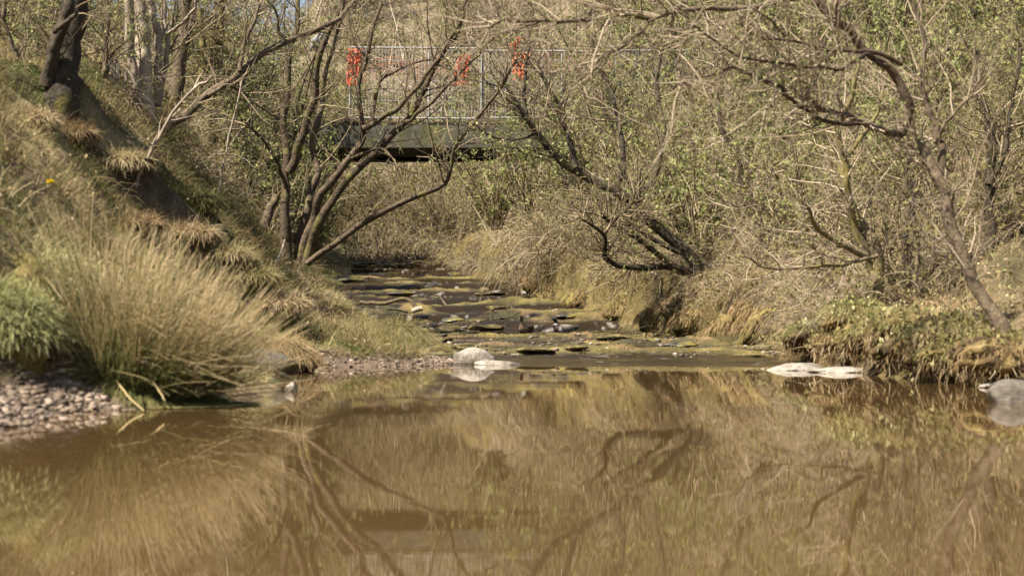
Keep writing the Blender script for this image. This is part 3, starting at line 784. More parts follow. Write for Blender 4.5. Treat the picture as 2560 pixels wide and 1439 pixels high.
# ------------------------------------------------------------------ arching withies over the stream
d = 38.6
x0 = RE(d) + .75; z0 = ground(x0, d)
n = 75
a_ = rng.random(n) * 2 * np.pi
Pp = np.empty((n, 11, 3)); Pp[:, 0] = np.stack([x0 + .45 * rng.standard_normal(n), d + .35 * rng.standard_normal(n), np.full(n, z0)], -1)
dv = np.stack([-.35 + .75 * rng.standard_normal(n), .45 * rng.standard_normal(n) - .25, np.ones(n)], -1); L = .6 + 2.0 * rng.random(n)
for k in range(1, 11):
    dv = dv / np.linalg.norm(dv, axis=1, keepdims=True) + .2 * rng.standard_normal((n, 3)) + np.array([-.06, -.03, -.10 - .045 * k])
    Pp[:, k] = Pp[:, k - 1] + dv / np.linalg.norm(dv, axis=1, keepdims=True) * (L / 10)[:, None]
    zf_ = HT(Pp[:, k, 0], Pp[:, k, 1]); Pp[:, k, 2] = np.maximum(Pp[:, k, 2], zf_ + .03)
Rr = np.full((n, 1), .010) * np.linspace(1, .4, 11)[None]
root = thing("arching_shrub", "drooping shrub whose long curved withies hang over the dark pool upstream", "shrub", (x0, d, z0))
part("stems", Acc().tubes(Pp, Rr, 4), M['twig'], root)
t1, r1 = grow(Pp, Rr, 1500, .15, .5, .004, (20, 60), 4, .2, -.08)
part("crown", Acc().tubes(t1, r1, 3), M['twig'], root)
part("leaves", Acc().leaves(along(t1, 1600), .045), M['leaf_dull'], root)

for y_, o_, s_ in ((37.4, .5, .55), (38.4, .9, .7), (39.5, .6, .6), (40.6, .8, .65), (36.4, .7, .5)):
    plant('thorn', RE(y_) + o_, y_, s_, "small twiggy thorn shrub leaning over the bend of the upper stream", "thorn shrubs at the bend of the upper stream")

# ------------------------------------------------------------------ ground cover (uncountable)
def cover(name, n, xr_, yr_, ok, lmin, lmax, w, mat, lean=(0, 0), droop=.5, label=None, K=4, tint=None, spread=.6):
    y = yr_[0] + (yr_[1] - yr_[0]) * rng.random(n); x = xr_[0] + (xr_[1] - xr_[0]) * rng.random(n)
    m = ok(x, y); x, y = x[m], y[m]; n = len(x)
    z = HT(x, y)
    Pp = np.empty((n, K, 3)); Pp[:, 0] = np.stack([x, y, z - .02], -1)
    dv = np.stack([lean[0] + spread * rng.standard_normal(n), lean[1] + spread * rng.standard_normal(n), .75 + .35 * rng.random(n)], -1)
    L = lmin + (lmax - lmin) * rng.random(n) ** 2
    for k in range(1, K):
        dv = dv / np.linalg.norm(dv, axis=1, keepdims=True); dv[:, 2] -= droop * (.4 + .6 * rng.random(n)) * 3 / K
        dv += .12 * rng.standard_normal((n, 3))
        Pp[:, k] = Pp[:, k - 1] + dv / np.linalg.norm(dv, axis=1, keepdims=True) * (L / (K - 1))[:, None]
        Pp[:, k, 2] = np.maximum(Pp[:, k, 2], HT(Pp[:, k, 0], Pp[:, k, 1]) + .005)
    wd_ = (w * (.6 + .6 * rng.random(n)))[:, None] * np.linspace(1, .25, K)[None]
    t = (fbm(x * .9, y * .9, 90, 4) - .5) * 2.0 + .5 + .35 * (rng.random(n) - .5) if tint is None else tint(x, y)
    a = Acc().blades(Pp, wd_, np.clip(t, 0, 1))
    return tag(link(name, a.mesh(name, M[mat])), label, None, None, "stuff")

lok = lambda x, y: (x < edges(y)[0] - .12) & (x > -.29 * y - 1.2) & ~((y < 12.6) & (edges(y)[0] - x < .5)) & ~((y > 21.3) & (y < 24.0) & (edges(y)[0] - x < .45)) & (fbm(x * 1.7, y * 1.7, 61, 3) < .68)
gt = lambda x, y: np.clip((fbm(x * 1.1, y * 1.1, 90, 4) - .5) * 3.0 + .34 + .5 * (rng.random(len(x)) - .5), 0, 1)  # low offset puts the shade of the left bank into the blade tint
cover("grass", 190000, (-9.0, -.6), (8.5, 28), lok, .08, .34, .0042, 'grass', (.2, -.15), .45, tint=gt)
cover("grass", 70000, (-10.5, -1.5), (28, 44), lok, .08, .34, .007, 'grass', (.25, -.1), .5, tint=gt)
sok = lambda x, y: lok(x, y) & (fbm(x * 1.5 + 9, y * 1.5, 95, 3) > .52) & (edges(y)[0] - x > .5)
cover("dry_grass", 60000, (-9.5, -.6), (12, 28), sok, .15, .48, .004, 'dry', (.35, -.25), .75, K=5, spread=.45, tint=lambda x, y: np.clip(-.08 + .7 * fbm(x * 1.2, y * 1.2, 96, 3) + .5 * (rng.random(len(x)) - .4), 0, 1))  # tint lowered too, as painted shade behind the rushes
cover("dry_grass", 40000, (-11, -1.5), (28, 44), sok, .2, .6, .006, 'dry', (.35, -.2), .7, K=5, spread=.5)
rok = lambda lo, hi: (lambda x, y: (x > edges(y)[1] + lo) & (x < edges(y)[1] + hi) & (np.abs(x) < .29 * y + 1.2))
cover("dry_undergrowth", 90000, (0, 12), (15, 45), rok(.35, 9), .12, .75, .0035, 'dry', (-.15, -.15), .75, K=5, spread=.9,
      tint=lambda x, y: np.clip(.15 + .6 * fbm(x * 1.3, y * 1.3, 44, 3) + .5 * (rng.random(len(x)) - .4), 0, 1))
cover("bank_grass", 60000, (0, 9), (15, 45), rok(.05, 2.2), .05, .22, .004, 'grass', (-.3, -.15), .8,
      tint=lambda x, y: np.clip(.2 + .6 * fbm(x * 1.6, y * 1.6, 47, 3) + .4 * (rng.random(len(x)) - .4), 0, 1))
cover("hanging_grass", 110000, (-3, 9), (20, 47), rok(.0, .5), .07, .34, .005, 'dry', (-.8, -.4), .8, K=5, spread=.7,
      tint=lambda x, y: np.clip(.55 * fbm(x * 2.6, y * 2.6, 49, 3) + .55 * (rng.random(len(x)) - .25), 0, 1))
cover("hanging_roots", 22000, (0, 9), (22, 44), rok(.02, .7), .3, .8, .005, 'dry', (-.8, -.3), .9, K=6, spread=.5,
      tint=lambda x, y: np.clip(.1 + .9 * rng.random(len(x)), 0, 1))
cover("hanging_grass", 70000, (0, 9), (15, 45), rok(.02, .45), .10, .40, .004, 'dry', (-.9, -.3), 1.1,
      tint=lambda x, y: np.clip(.05 + .6 * fbm(x * 2.2, y * 2.2, 48, 3) + .3 * (rng.random(len(x)) - .4), 0, 1))
cover("hill_grass", 60000, (-14, 17), (50, 68), lambda x, y: (np.abs(x) < .29 * y + 1) & ((x > -11)), .25, .8, .012, 'hillgrass', (-.1, -.2), .6)
cover("hill_grass", 40000, (-26, 30), (66, 105), lambda x, y: (np.abs(x) < .29 * y + 1), .4, 1.1, .022, 'hillgrass', (-.1, -.2), .5)
cover("stream_moss", 90000, (-4, 4.2), (22.5, 45), lambda x, y: (x > edges(y)[0]) & (x < edges(y)[1]) & (HT(x, y) > ZST(x, y) + .012), .02, .075, .006, 'mossblade', (-.1, -.2), .8, spread=.9,
      tint=lambda x, y: np.clip(1.5 * fbm(x * .8, y * 1.6, 31, 3) - .35 + .3 * rng.random(len(x)), 0, 1))
# low leafy herbs
def herbs(name, n, xr_, yr_, ok, size, mat, tintf=None):
    y = yr_[0] + (yr_[1] - yr_[0]) * rng.random(n); x = xr_[0] + (xr_[1] - xr_[0]) * rng.random(n)
    m = ok(x, y); x, y = x[m], y[m]
    c = np.stack([x, y, HT(x, y) + .01 + .09 * rng.random(len(x))], -1)
    return tag(link(name, Acc().leaves(c, size * (.5 + rng.random(len(c))), tintf(x, y) if tintf else None, 1.2).mesh(name, M[mat])), None, None, None, "stuff")
herbs("herb_leaves", 26000, (0, 11), (15, 44), lambda x, y: rok(.2, 6)(x, y) & (fbm(x * .9, y * .9, 77, 3) > .5), .04, 'leaf')
herbs("herb_leaves", 12000, (-8, -1.5), (12, 40), lambda x, y: lok(x, y) & (fbm(x * 1.2, y * 1.2, 78, 3) > .54), .035, 'leaf')
herbs("leaf_litter", 16000, (-9, -1.5), (12, 36), lambda x, y: (x < edges(y)[0] - .5), .035, 'dry')
herbs("leaf_litter", 16000, (0, 11), (15, 40), lambda x, y: rok(.3, 5)(x, y) & (fbm(x * .9, y * .9, 79, 3) > .45), .05, 'dry')

# gravel on the two little beaches
def stones_mesh(pos, size, mat, seed):
    """many small rounded stones"""
    th = np.array([-.5, 0, .5]) * np.pi * .62; ph = np.arange(6) * np.pi / 3
    u = np.array([[np.cos(t) * np.cos(p), np.cos(t) * np.sin(p), np.sin(t)] for t in th for p in ph])
    N = len(pos); r = 1 + .22 * rng.standard_normal((N, len(u), 1))
    sc = size[:, None, None] * np.stack([1 + .35 * rng.random(N), .8 + .3 * rng.random(N), .45 + .3 * rng.random(N)], -1)[:, None, :]
    V = pos[:, None, :] + u[None] * r * sc
    fq = [(k * 6 + j, k * 6 + (j + 1) % 6, (k + 1) * 6 + (j + 1) % 6, (k + 1) * 6 + j) for k in range(2) for j in range(6)]
    fq += [(12, 13, 14, 15), (12, 15, 16, 17), (0, 3, 2, 1), (0, 5, 4, 3)]
    fq = np.array(fq)[None] + (np.arange(N) * len(u))[:, None, None]
    return Acc().add(V.reshape(-1, 3), fq.reshape(-1, 4), np.repeat(rng.random(N), len(u)))
def beach(n, xr_, yr_, ok, s0, s1, mat='gravel'):
    y = yr_[0] + (yr_[1] - yr_[0]) * rng.random(n); x = xr_[0] + (xr_[1] - xr_[0]) * rng.random(n)
    m = ok(x, y); x, y = x[m], y[m]
    s_ = s0 + (s1 - s0) * rng.random(len(x)) ** 4
    a = stones_mesh(np.stack([x, y, np.maximum(HT(x, y), -.02) + s_ * .15], -1), s_, 'gravel', 1)
    return tag(link("gravel", a.mesh("gravel", M[mat], True)), None, None, None, "stuff")
beach(16000, (-4.2, -2.2), (8.8, 12.9), lambda x, y: (x < edges(y)[0] + .14) & (x > edges(y)[0] - .75), .007, .034)
beach(5000, (-2.9, -.3), (21.2, 25.0), lambda x, y: (x < edges(y)[0] + .18) & (x > edges(y)[0] - .85), .009, .034)
beach(7000, (-2.8, 4.2), (22.0, 36), lambda x, y: (x > edges(y)[0]) & (x < edges(y)[1]) & (fbm(x * 1.3, y * 1.3, 15, 3) > .45) & (HT(x, y) > ZST(x, y) - .05), .010, .045, 'gravel_wet')

# ------------------------------------------------------------------ stones
def stone_mesh(name, size, seed, mat, flat=1.0, n=20, lump=.32, peaks=(), cuts=9):
    r_ = np.random.default_rng(seed)
    th = np.linspace(-np.pi / 2 + .02, np.pi / 2 - .02, n); ph = np.arange(2 * n) * np.pi / n
    T, Ph = np.meshgrid(th, ph, indexing='ij')
    u = np.stack([np.cos(T) * np.cos(Ph), np.cos(T) * np.sin(Ph), np.sin(T)], -1)
    rr = 1 + lump * (fbm(u[..., 0] * 1.5 + seed, u[..., 1] * 1.5 + u[..., 2] * 1.3 + seed, seed % 50, 3) - .5) * 2
    rr += .10 * (fbm(u[..., 0] * 6 + seed, u[..., 1] * 6 + u[..., 2] * 5, seed % 37, 2) - .5)
    uu = u * rr[..., None]
    for _ in range(cuts):
        nn = r_.standard_normal(3); nn /= np.linalg.norm(nn); dd = .62 + .3 * r_.random()
        uu = uu - nn * np.maximum((uu @ nn) - dd, 0)[..., None] * .92
    v = uu * np.array(size)
    for (cx, w, h) in peaks: v[..., 2] *= 1 + h * np.exp(-((v[..., 0] / size[0] - cx) / w) ** 2)
    m2 = 2 * n
    i = np.arange(n - 1)[:, None]; j = np.arange(m2)[None]
    f = np.stack([i * m2 + j, i * m2 + (j + 1) % m2, (i + 1) * m2 + (j + 1) % m2, (i + 1) * m2 + j], -1).reshape(-1, 4)
    t = np.clip(fbm(v[..., 0] / max(size) * 3 + seed, v[..., 1] / max(size) * 3 + v[..., 2] * 4, 5, 3) * 1.6 - .3, 0, 1)
    return Acc().add(v.reshape(-1, 3), f, t.ravel()).mesh(name, M[mat], True)
def stone(name, label, px, py, size, seed, mat, z=None, rot=0, group=None, d=None, cat="stone", **kw):
    d = d or hit(px, py, 6)
    x = (px - 1280) / F * d
    zz = z if z is not None else CAMH - (py - HZ) / F * d
    o = tag(link(name, stone_mesh(name, size, seed, mat, **kw), None, (x, d, zz)), label, cat, group)
    o.rotation_euler = (0, 0, rot)
    return o
stone("white_stone", "large whitish humped stone with a long tapering toe at the pond's far edge", 1182, 912, (.36, .22, .26), 5, 'stone_white', -.03, .05, d=22.8, lump=.3, cuts=14)
stone("white_stone", "low bleached stone tapering right into the water beside the large white one", 1240, 916, (.31, .11, .06), 15, 'stone_white', .0, -.1, d=22.55, lump=.2)
stone("white_stone", "small white stone right of the large whitish one, set back in the stream", 1292, 893, (.10, .07, .05), 8, 'stone_white', None, .3)
stone("grey_stone", "flat dark grey boulder half under the rush stems on the left shore", 656, 925, (.37, .28, .22), 12, 'stone_grey', .06, .2, d=18.0, lump=.22)
stone("white_stone", "fist-sized pale stone standing in the water below the grey boulder", 730, 978, (.065, .06, .06), 17, 'stone_white', .015, d=15.0)
stone("white_stone", "flat pale slab lying at the waterline under the right bank", 1990, 912, (.36, .28, .085), 21, 'stone_white', .0, .1, d=20.6, lump=.3, cuts=14)
stone("white_stone", "thin pale slab just right of the flat one at the right waterline", 2100, 921, (.32, .24, .06), 23, 'stone_white', .0, -.2, d=19.8, lump=.35, cuts=14)
stone("white_stone", "pale stone cut off by the right edge of the photo, in the near water", 2545, 1004, (.26, .24, .17), 29, 'stone_grey', .03, .2, d=13.2, lump=.2)
stone("white_stone", "low white stone at the foot of the right bank near the photo's edge", 2480, 968, (.14, .10, .035), 31, 'stone_white', .01, d=15.8)
stone("pale_stone", "pale stone showing on top of the mossy right bank face", 1990, 775, (.14, .12, .07), 33, 'stone_white', None)
stone("white_stone", "white block of stone in the scrub left of the multi-stemmed tree", 586, 437, (.16, .14, .085), 37, 'stone_white', None, d=hit(586, 437) - .4, lump=.12)
ms = [(1135, 800, .26, "dark mossy hump in the stream right of the big tussock"), (1235, 770, .24, "orange-brown mossy stone in the middle of the stream"), (1205, 818, .42, "long low olive moss bank left of the brown duck"),
      (1420, 790, .26, "mossy stone upstream of the dark-headed duck"), (1545, 845, .40, "broad yellow-green mossy slab right of the ducks"),
      (1100, 850, .26, "ochre mossy stone below the big tussock"), (1160, 868, .22, "ochre mossy stone behind the large white stone"),
      (1330, 875, .30, "low mossy ledge beyond the pond's far edge"), (1420, 868, .24, "mossy ledge stone left of the broad riffle"), (1700, 862, .30, "wet stone breaking the water under the right bank"),
      (1880, 893, .42, "long ochre mossy slab left of the flat pale slab"), (1090, 715, .24, "mossy stone below the dark pool"), (1200, 735, .36, "wide mossy ledge in the upper stream"),
      (1010, 735, .28, "dark wet stone at the left of the upper stream"), (870, 700, .40, "mossy stone at the left edge of the dark pool"), (1130, 690, .30, "black wet ledge of the dark pool"),
      (960, 690, .36, "long black wet ledge left in the dark pool"), (1610, 800, .22, "dark wet stone in the hollow of the mossy right bank"), (980, 640, .30, "mossy boulder at the head of the stream"), (1060, 660, .24, "orange mossy stone at the head of the stream")]
for k, (px, py, s_, lab) in enumerate(ms):
    dark = "dark" in lab or "black" in lab or "wet" in lab
    dd = hit(px, py, 20)
    stone("wet_stone" if dark else "mossy_stone", lab, px, py, (s_ * (1.1 if py > 760 else 1.5), s_ * .8, .04 + .07 * s_ + (.04 if py < 720 else 0)), 50 + k, 'stone_wet' if dark else 'moss_stone', CAMH - (py - HZ) / F * dd + .0, .4 * rng.standard_normal(), lump=.35, d=dd)
# mossy knolls along the right bank face
kn = [(1380, 735, .40), (1460, 745, .38), (1560, 770, .36), (1640, 790, .34), (1740, 800, .42), (1830, 815, .36), (1925, 810, .50), (1340, 700, .3), (1690, 760, .3), (1880, 770, .32)]
for k, (px, py, s_) in enumerate(kn):
    d = hit(px, py, 20); x = (px - 1280) / F * d; z = CAMH - (py - HZ) / F * d
    where = ["below the arching withies", "right of the arching withies", "upstream of the ducks", "left of the dark hollow", "under the low crooked branches", "right of the crooked branches", "just left of the green-topped clump", "at the top of the stream bend", "under the leaning dark tree's foot", "above the flat pale slab"][k]
    o = tag(link("moss_cushion", stone_mesh("moss_cushion", (s_, s_ * .8, s_ * .75), 80 + k, 'moss', lump=.5, n=24, cuts=5), None, (x, d + .15, z - .1)), "ochre moss cushion on the right bank " + where, "moss")
    n = 900; u = rng.standard_normal((n, 3)); u[:, 2] = np.abs(u[:, 2]); u /= np.linalg.norm(u, axis=1, keepdims=True)
    c = u * np.array([s_, s_ * .8, s_ * .75]) * .97
    Pp = np.stack([c, c * 1.06 + np.array([-.03, -.02, .0]), c * 1.1 + np.array([-.06, -.04, -.07]) * (.5 + rng.random((n, 1)))], 1)
    link("fringe", Acc().blades(Pp, np.full((n, 1), .006) * np.array([[1, .8, .3]]), np.clip(.1 + .5 * rng.random(n), 0, 1)).mesh("fringe", M['dry']), o)

# ------------------------------------------------------------------ tussocks
def tussock(name, label, x, y, z, r, hgt, nb, lmax, mat, tint0, over=(0, 0), cat="grass tussock", soil='bark_dark', seed=1, droop=.36, wig=.3):
    root = thing(name, label, cat, (x, y, z))
    link("root_mound", stone_mesh("root_mound", (r, r * .8, hgt), seed, soil, lump=.45, cuts=4), root)
    a = rng.random(nb) * 2 * np.pi; q = np.sqrt(rng.random(nb)) * .98
    c = np.stack([np.cos(a) * q * r, np.sin(a) * q * r * .8, hgt * np.sqrt(np.clip(1 - q ** 2, 0, 1)) * .95 - .01], -1)
    dv = np.stack([np.cos(a) * q * 1.1 + over[0], np.sin(a) * q * 1.1 + over[1], np.ones(nb) * .8], -1) + wig * rng.standard_normal((nb, 3))
    L = lmax * (.35 + .65 * rng.random(nb)); K = 6
    Pp = np.empty((nb, K, 3)); Pp[:, 0] = c
    for k in range(1, K):
        dv /= np.linalg.norm(dv, axis=1, keepdims=True); dv[:, 2] -= droop * (.6 + .8 * rng.random(nb)); dv += .07 * rng.standard_normal((nb, 3))
        Pp[:, k] = Pp[:, k - 1] + dv / np.linalg.norm(dv, axis=1, keepdims=True) * (L / (K - 1))[:, None]
        Pp[:, k, 2] = np.maximum(Pp[:, k, 2], -z + .015)
    t = np.clip(tint0 + .5 * (rng.random(nb) - .5) + .35 * (fbm(c[:, 0] * 5, c[:, 1] * 5, seed, 2) - .5), 0, 1)
    link("blades", Acc().blades(Pp, np.full((nb, 1), .0042) * np.linspace(1, .3, K)[None], t).mesh("blades", M[mat]), root)
    return root
d = 27.2
tussock("grass_tussock", "big overhanging grass tussock at the tip of the left bank beside the stream", -1.72, d, .12, .42, .28, 5200, .42, 'grass', .62, (.25, -.25), seed=3)
tussock("grass_tussock", "paler grass tussock behind the big overhanging one on the left bank", -2.35, 28.3, .22, .42, .26, 3000, .38, 'grass', .7, (.15, -.2), seed=4)
tussock("grass_tussock", "low green grass tussock above the gravel beach on the left", -2.55, 26.0, .16, .40, .2, 2600, .30, 'grass', .55, (.1, -.3), seed=6)
tussock("grass_tussock", "small tussock hanging at the shore behind the grey boulder", -2.55, 19.8, .10, .35, .2, 1800, .36, 'dry', .45, (.2, -.4), seed=7)
tussock("green_hummock", "bright green grass hummock at the left edge, left of the rushes, nearer the gravel", -3.52, 12.3, .36, .42, .50, 8000, .19, 'bright_grass', .70, (.12, -.2), "grass hummock", 'moss', 2, .25, 1.1)
tussock("green_hummock", "paler straw-tipped grass hummock behind the bright green one at the left edge", -3.42, 13.1, .66, .46, .40, 6500, .24, 'bright_grass', .92, (.15, -.2), "grass hummock", 'moss', 9, .3, 1.1)
rb_t = [(2050, 850, .40, .12, "green-topped clump overhanging the flat pale slab on the right bank", .45), (2130, 862, .36, .12, "brown-fringed clump above a dark hollow in the right bank", .3), (2225, 850, .44, .14, "wide dry-topped clump in the middle of the right bank", .62),
        (2330, 885, .42, .12, "mossy clump with dark holes under it on the right bank", .4), (2425, 900, .40, .12, "moss-fringed clump near the right edge of the bank", .5), (2520, 900, .40, .12, "clump at the foot of the overhanging tree on the right bank", .4), (2160, 800, .40, .2, "pale grass clump at the foot of the twin-stemmed tree", .66),
        (2280, 830, .40, .14, "low dry clump set back on the right bank's top", .6), (2400, 850, .40, .16, "straw-coloured clump behind the moss-fringed one on the right bank", .7)]
for k, (px, py, r, lm, lab, t0) in enumerate(rb_t):
    d = hit(px, py + 40, 12); x = (px - 1280) / F * d; z = CAMH - (py - HZ) / F * d
    o = tussock("bank_clump", lab, x - .08, d, z + .02, r, r * .42, 2600, lm, 'grass' if t0 > .44 else 'dry', t0, (-.2, -.3), "grass clump", 'earth', 20 + k, .35, .9)
    n = 420; q = rng.standard_normal((n, 3)) * np.array([.5, .4, .1]) * r + np.array([0, 0, r * .40]); q[:, 2] -= .25 * (q[:, 0] ** 2 + q[:, 1] ** 2) / r
    m_ = 900; u = rng.standard_normal((m_, 3)); u /= np.linalg.norm(u, axis=1, keepdims=True); u = u[u[:, 2] < .45]; m_ = len(u)
    c = u * np.array([r, r * .8, r * .42]) * .93; ln_ = (.03 + .12 * rng.random((m_, 1)))
    Rp = np.stack([c, c + u * .03 + ln_ * np.array([0, 0, -.4]), c + u * .035 + ln_ * (np.array([0, 0, -1.0]) + .4 * rng.standard_normal((m_, 3)))], 1)
    link("roots", Acc().blades(Rp, np.full((m_, 1), .004) * np.array([[1, .8, .4]])).mesh("roots", M['dry']), o)
    link("foliage", Acc().leaves(q, .05 * (.5 + rng.random(n)), None, 1.0).mesh("foliage", M['bright_grass' if k % 3 == 0 else 'leaf_dull']), o)
# tussocks that break up the left slope
sl_t = [(160, 335, .34, .34, "orange-brown tuft of dead bracken below the big mossy tree", 'dry', .35), (75, 300, .26, .3, "straw-yellow tuft on the upper left slope near the photo's left edge", 'dry', .8),         (300, 405, .36, .36, "pale straw tuft in the middle of the left slope's crest", 'grass', .95),         (330, 560, .3, .26, "orange-tinged tuft just above the rush tips", 'dry', .4),
        (470, 590, .34, .34, "straw tuft on the left slope right of the rush tips", 'dry', .75), (560, 640, .34, .32, "pale grass tuft above the grey boulder", 'grass', .8), (620, 700, .36, .3, "green-and-straw tuft midway between the boulder and the multi-stemmed tree", 'grass', .6),
        (700, 760, .34, .3, "low straw tuft above the little gravel beach", 'dry', .8), (480, 500, .34, .36, "dark grass tuft below the leaning tree on the left slope", 'grass', .25),         (760, 700, .34, .28, "pale grass tuft in front of the multi-stemmed tree", 'grass', .85), (840, 740, .32, .26, "green grass tuft at the stream's left edge below the multi-stemmed tree", 'grass', .55)]
for k, (px, py, r, lm, lab, mt, t0) in enumerate(sl_t):
    d = hitc(px, py, 34); x = (px - 1280) / F * d; z = ground(x, d)
    tussock("grass_tuft", lab, x, d, z - .02, r, r * .22, 2300, lm * .8, mt, t0, (.25, -.2), "grass tuft", 'earth', 60 + k, .26, 1.0)

# soft rush tuft in the left foreground
bx, by = -2.64, 12.8
n = 1750
a_ = rng.random(n) * 2 * np.pi; q = np.sqrt(rng.random(n))
Pp = np.empty((n, 7, 3)); ox, oy = np.cos(a_) * q, np.sin(a_) * q
Pp[:, 0] = np.stack([bx + .46 * ox, by + .34 * oy, np.full(n, .0)], -1)
gz_ = np.maximum(HT(Pp[:, 0, 0], Pp[:, 0, 1]), 0); Pp[:, 0, 2] = gz_
sp = .50
dv = np.stack([ox * sp + .26 + .22 * rng.standard_normal(n), oy * .4 - .05 + .15 * rng.standard_normal(n), np.ones(n)], -1)
cl_ = rng.integers(0, 22, n); cd_ = .20 * rng.standard_normal((22, 2)); dv[:, :2] += cd_[cl_]
far = rng.random(n) < .16; dv[far, 0] += .75 * rng.random(far.sum()); dv[far, 2] *= .8
low = rng.random(n) < .035; dv[low, 0] += .9 + .9 * rng.random(low.sum()); dv[low, 2] *= .5
L = (.50 + .72 * rng.random(n) ** .9) * (1 - .12 * q)
brk = np.where(rng.random(n) < .14, rng.integers(3, 6, n), 99)
for k in range(1, 7):
    dv[brk == k] += np.array([.7, -.2, -.9]) * (.4 + rng.random(((brk == k).sum(), 1)))
    dv /= np.linalg.norm(dv, axis=1, keepdims=True); dv += .035 * rng.standard_normal((n, 3)); dv[:, 2] -= .018 + .026 * (k / 6)
    Pp[:, k] = Pp[:, k - 1] + dv / np.linalg.norm(dv, axis=1, keepdims=True) * (L / 6)[:, None]
    Pp[:, k, 2] = np.maximum(Pp[:, k, 2], .01)
tt = np.clip((-.14 + .45 * rng.random(n) + .5 * rng.random(22)[cl_] * rng.random(n))[:, None] + np.linspace(-.16, .62, 7)[None] * (.4 + .9 * rng.random(n))[:, None], 0, 1)
root = thing("rush_tuft", "big fanned tuft of straw-tipped green rushes at the left foreground waterline", "rushes", (bx, by, 0))
part("stems", Acc().tubes(Pp, np.full((n, 1), .0036) * np.linspace(1, .35, 7)[None], 3, tt), M['rush'], root)
n = 1700
a_ = rng.random(n) * 2 * np.pi; q = np.sqrt(rng.random(n)); dv = np.stack([np.cos(a_) * 1.0 + .15, np.sin(a_) * .8 - .2, .75 + .3 * rng.random(n)], -1)
Pp = np.empty((n, 6, 3)); Pp[:, 0] = np.stack([bx - .02 + .52 * np.cos(a_) * q, by + .3 * np.sin(a_) * q, np.maximum(HT(bx - .02 + .52 * np.cos(a_) * q, by + .3 * np.sin(a_) * q), 0)], -1)
for k in range(1, 6):
    dv /= np.linalg.norm(dv, axis=1, keepdims=True); dv[:, 2] -= .42
    Pp[:, k] = Pp[:, k - 1] + dv / np.linalg.norm(dv, axis=1, keepdims=True) * ((.25 + .35 * rng.random(n)) / 5)[:, None]
    Pp[:, k, 2] = np.maximum(Pp[:, k, 2], .008)
part("bent_stems", Acc().tubes(Pp, np.full((n, 1), .0028) * np.linspace(1, .4, 6)[None], 3, np.clip(.02 + .5 * rng.random(n), 0, 1)), M['rush'], root)
# a few bent stems that dip into the water in front of it
for (p, lab) in (([(170, 965), (200, 1005), (232, 1026)], None), ([(290, 950), (325, 995), (360, 1026)], None), ([(375, 945), (400, 980), (412, 1000)], None)):
    q_ = limb_line(p, 12.5, 11.9, 8, .05); part("bent_stems", Acc().tubes(q_[None], np.linspace(.007, .004, 8)[None], 5, np.array([.6])), M['rush'], root)

# ------------------------------------------------------------------ the footbridge and its fence panels
YB = 46.0
zb0, zb1 = CAMH + 411 / F * YB, CAMH + 470 / F * YB
BX0, BX1 = (560 - 1280) / F * YB, (2000 - 1280) / F * YB
br = thing("footbridge", "grey concrete footbridge spanning the stream behind the trees", "bridge", (0, YB, zb0))
def bpart(nm, lo, hi, mat):
    a = Acc().box(lo, hi, .5); return part(nm, a, M[mat], br)
bpart("edge_beam", (BX0, YB, zb0), (BX1, YB + .14, zb1), 'concrete')
bpart("girder", (BX0 + .02, YB + .143, zb0 + .012), (BX1 - .02, YB + .45, zb1 - .01), 'deck_shade')  # back of the beam, coloured dark as shade under the deck
bpart("edge_beam", (BX0, YB + 4.3, zb0 + .02), (BX1, YB + 4.75, zb1 - .01), 'deck_shade')
bpart("deck_slab", (BX0 + .01, YB + .452, zb0 + .12), (BX1 - .01, YB + 4.298, zb1 - .05), 'deck_shade')
bpart("coping", (BX0 - .02, YB - .012, zb1 + .002), (BX1 + .02, YB + .48, zb1 + .06), 'bark_dark')
bpart("abutment", (BX0 - 1.0, YB + .05, 1.5), (BX0 + .7, YB + 4.7, zb0 - .003), 'concrete')
bpart("abutment", (BX1 - 1.4, YB + .05, 1.5), (BX1 + 1.0, YB + 4.7, zb0 - .003), 'concrete')
zt = zb1 + .065
PWD = 3.42
def fence_panel(x0, hgt, label, dy, tilt):
    r = thing("wire_fence", label, "fence panel", (x0, YB + .2 + dy, zt), "temporary mesh fence panels on the bridge")
    r.rotation_euler = (0, tilt, 0)
    h0 = hgt; w = PWD - .04
    def tub(nm, segs, rad):
        a = Acc()
        for (p, q) in segs: a.tubes(np.linspace(p, q, 3)[None].astype(float), np.full((1, 3), rad), 6, np.array([.5]))
        o = link(nm, a.mesh(nm, M['metal']), r); return o
    tub("frame", [((0, 0, 0), (0, 0, h0)), ((w, 0, 0), (w, 0, h0)), ((0, 0, h0), (w, 0, h0)), ((0, 0, .12), (w, 0, .12))], .022)
    tub("post", [((w * .6, .02, 0), (w * .6, .02, h0))], .028)
    v = [((x, 0, .12), (x, 0, h0)) for x in np.arange(.07, w, .085)]
    hh = [((0, .004, z), (w, .004, z)) for z in np.arange(.3, h0, .26)]
    o = tub("wire_mesh", v + hh, .0062)
    a = Acc().box((-.2, -.25, -.0), (.2, .25, .11), .5); link("foot_block", a.mesh("foot_block", M['stone_grey']), r)
    return r
fx = (872 - 1280) / F * YB
fence_panel(fx, 1.92, "grey wire mesh fence panel on the bridge, its left edge beside the orange netting", 0, .008)
fence_panel(fx + PWD, 1.84, "second grey wire mesh panel on the bridge, half hidden by twigs", .03, .004)
fence_panel(fx + 2 * PWD, 1.84, "grey wire mesh fence panel farthest right on the bridge, almost lost in branches", 0, 0)

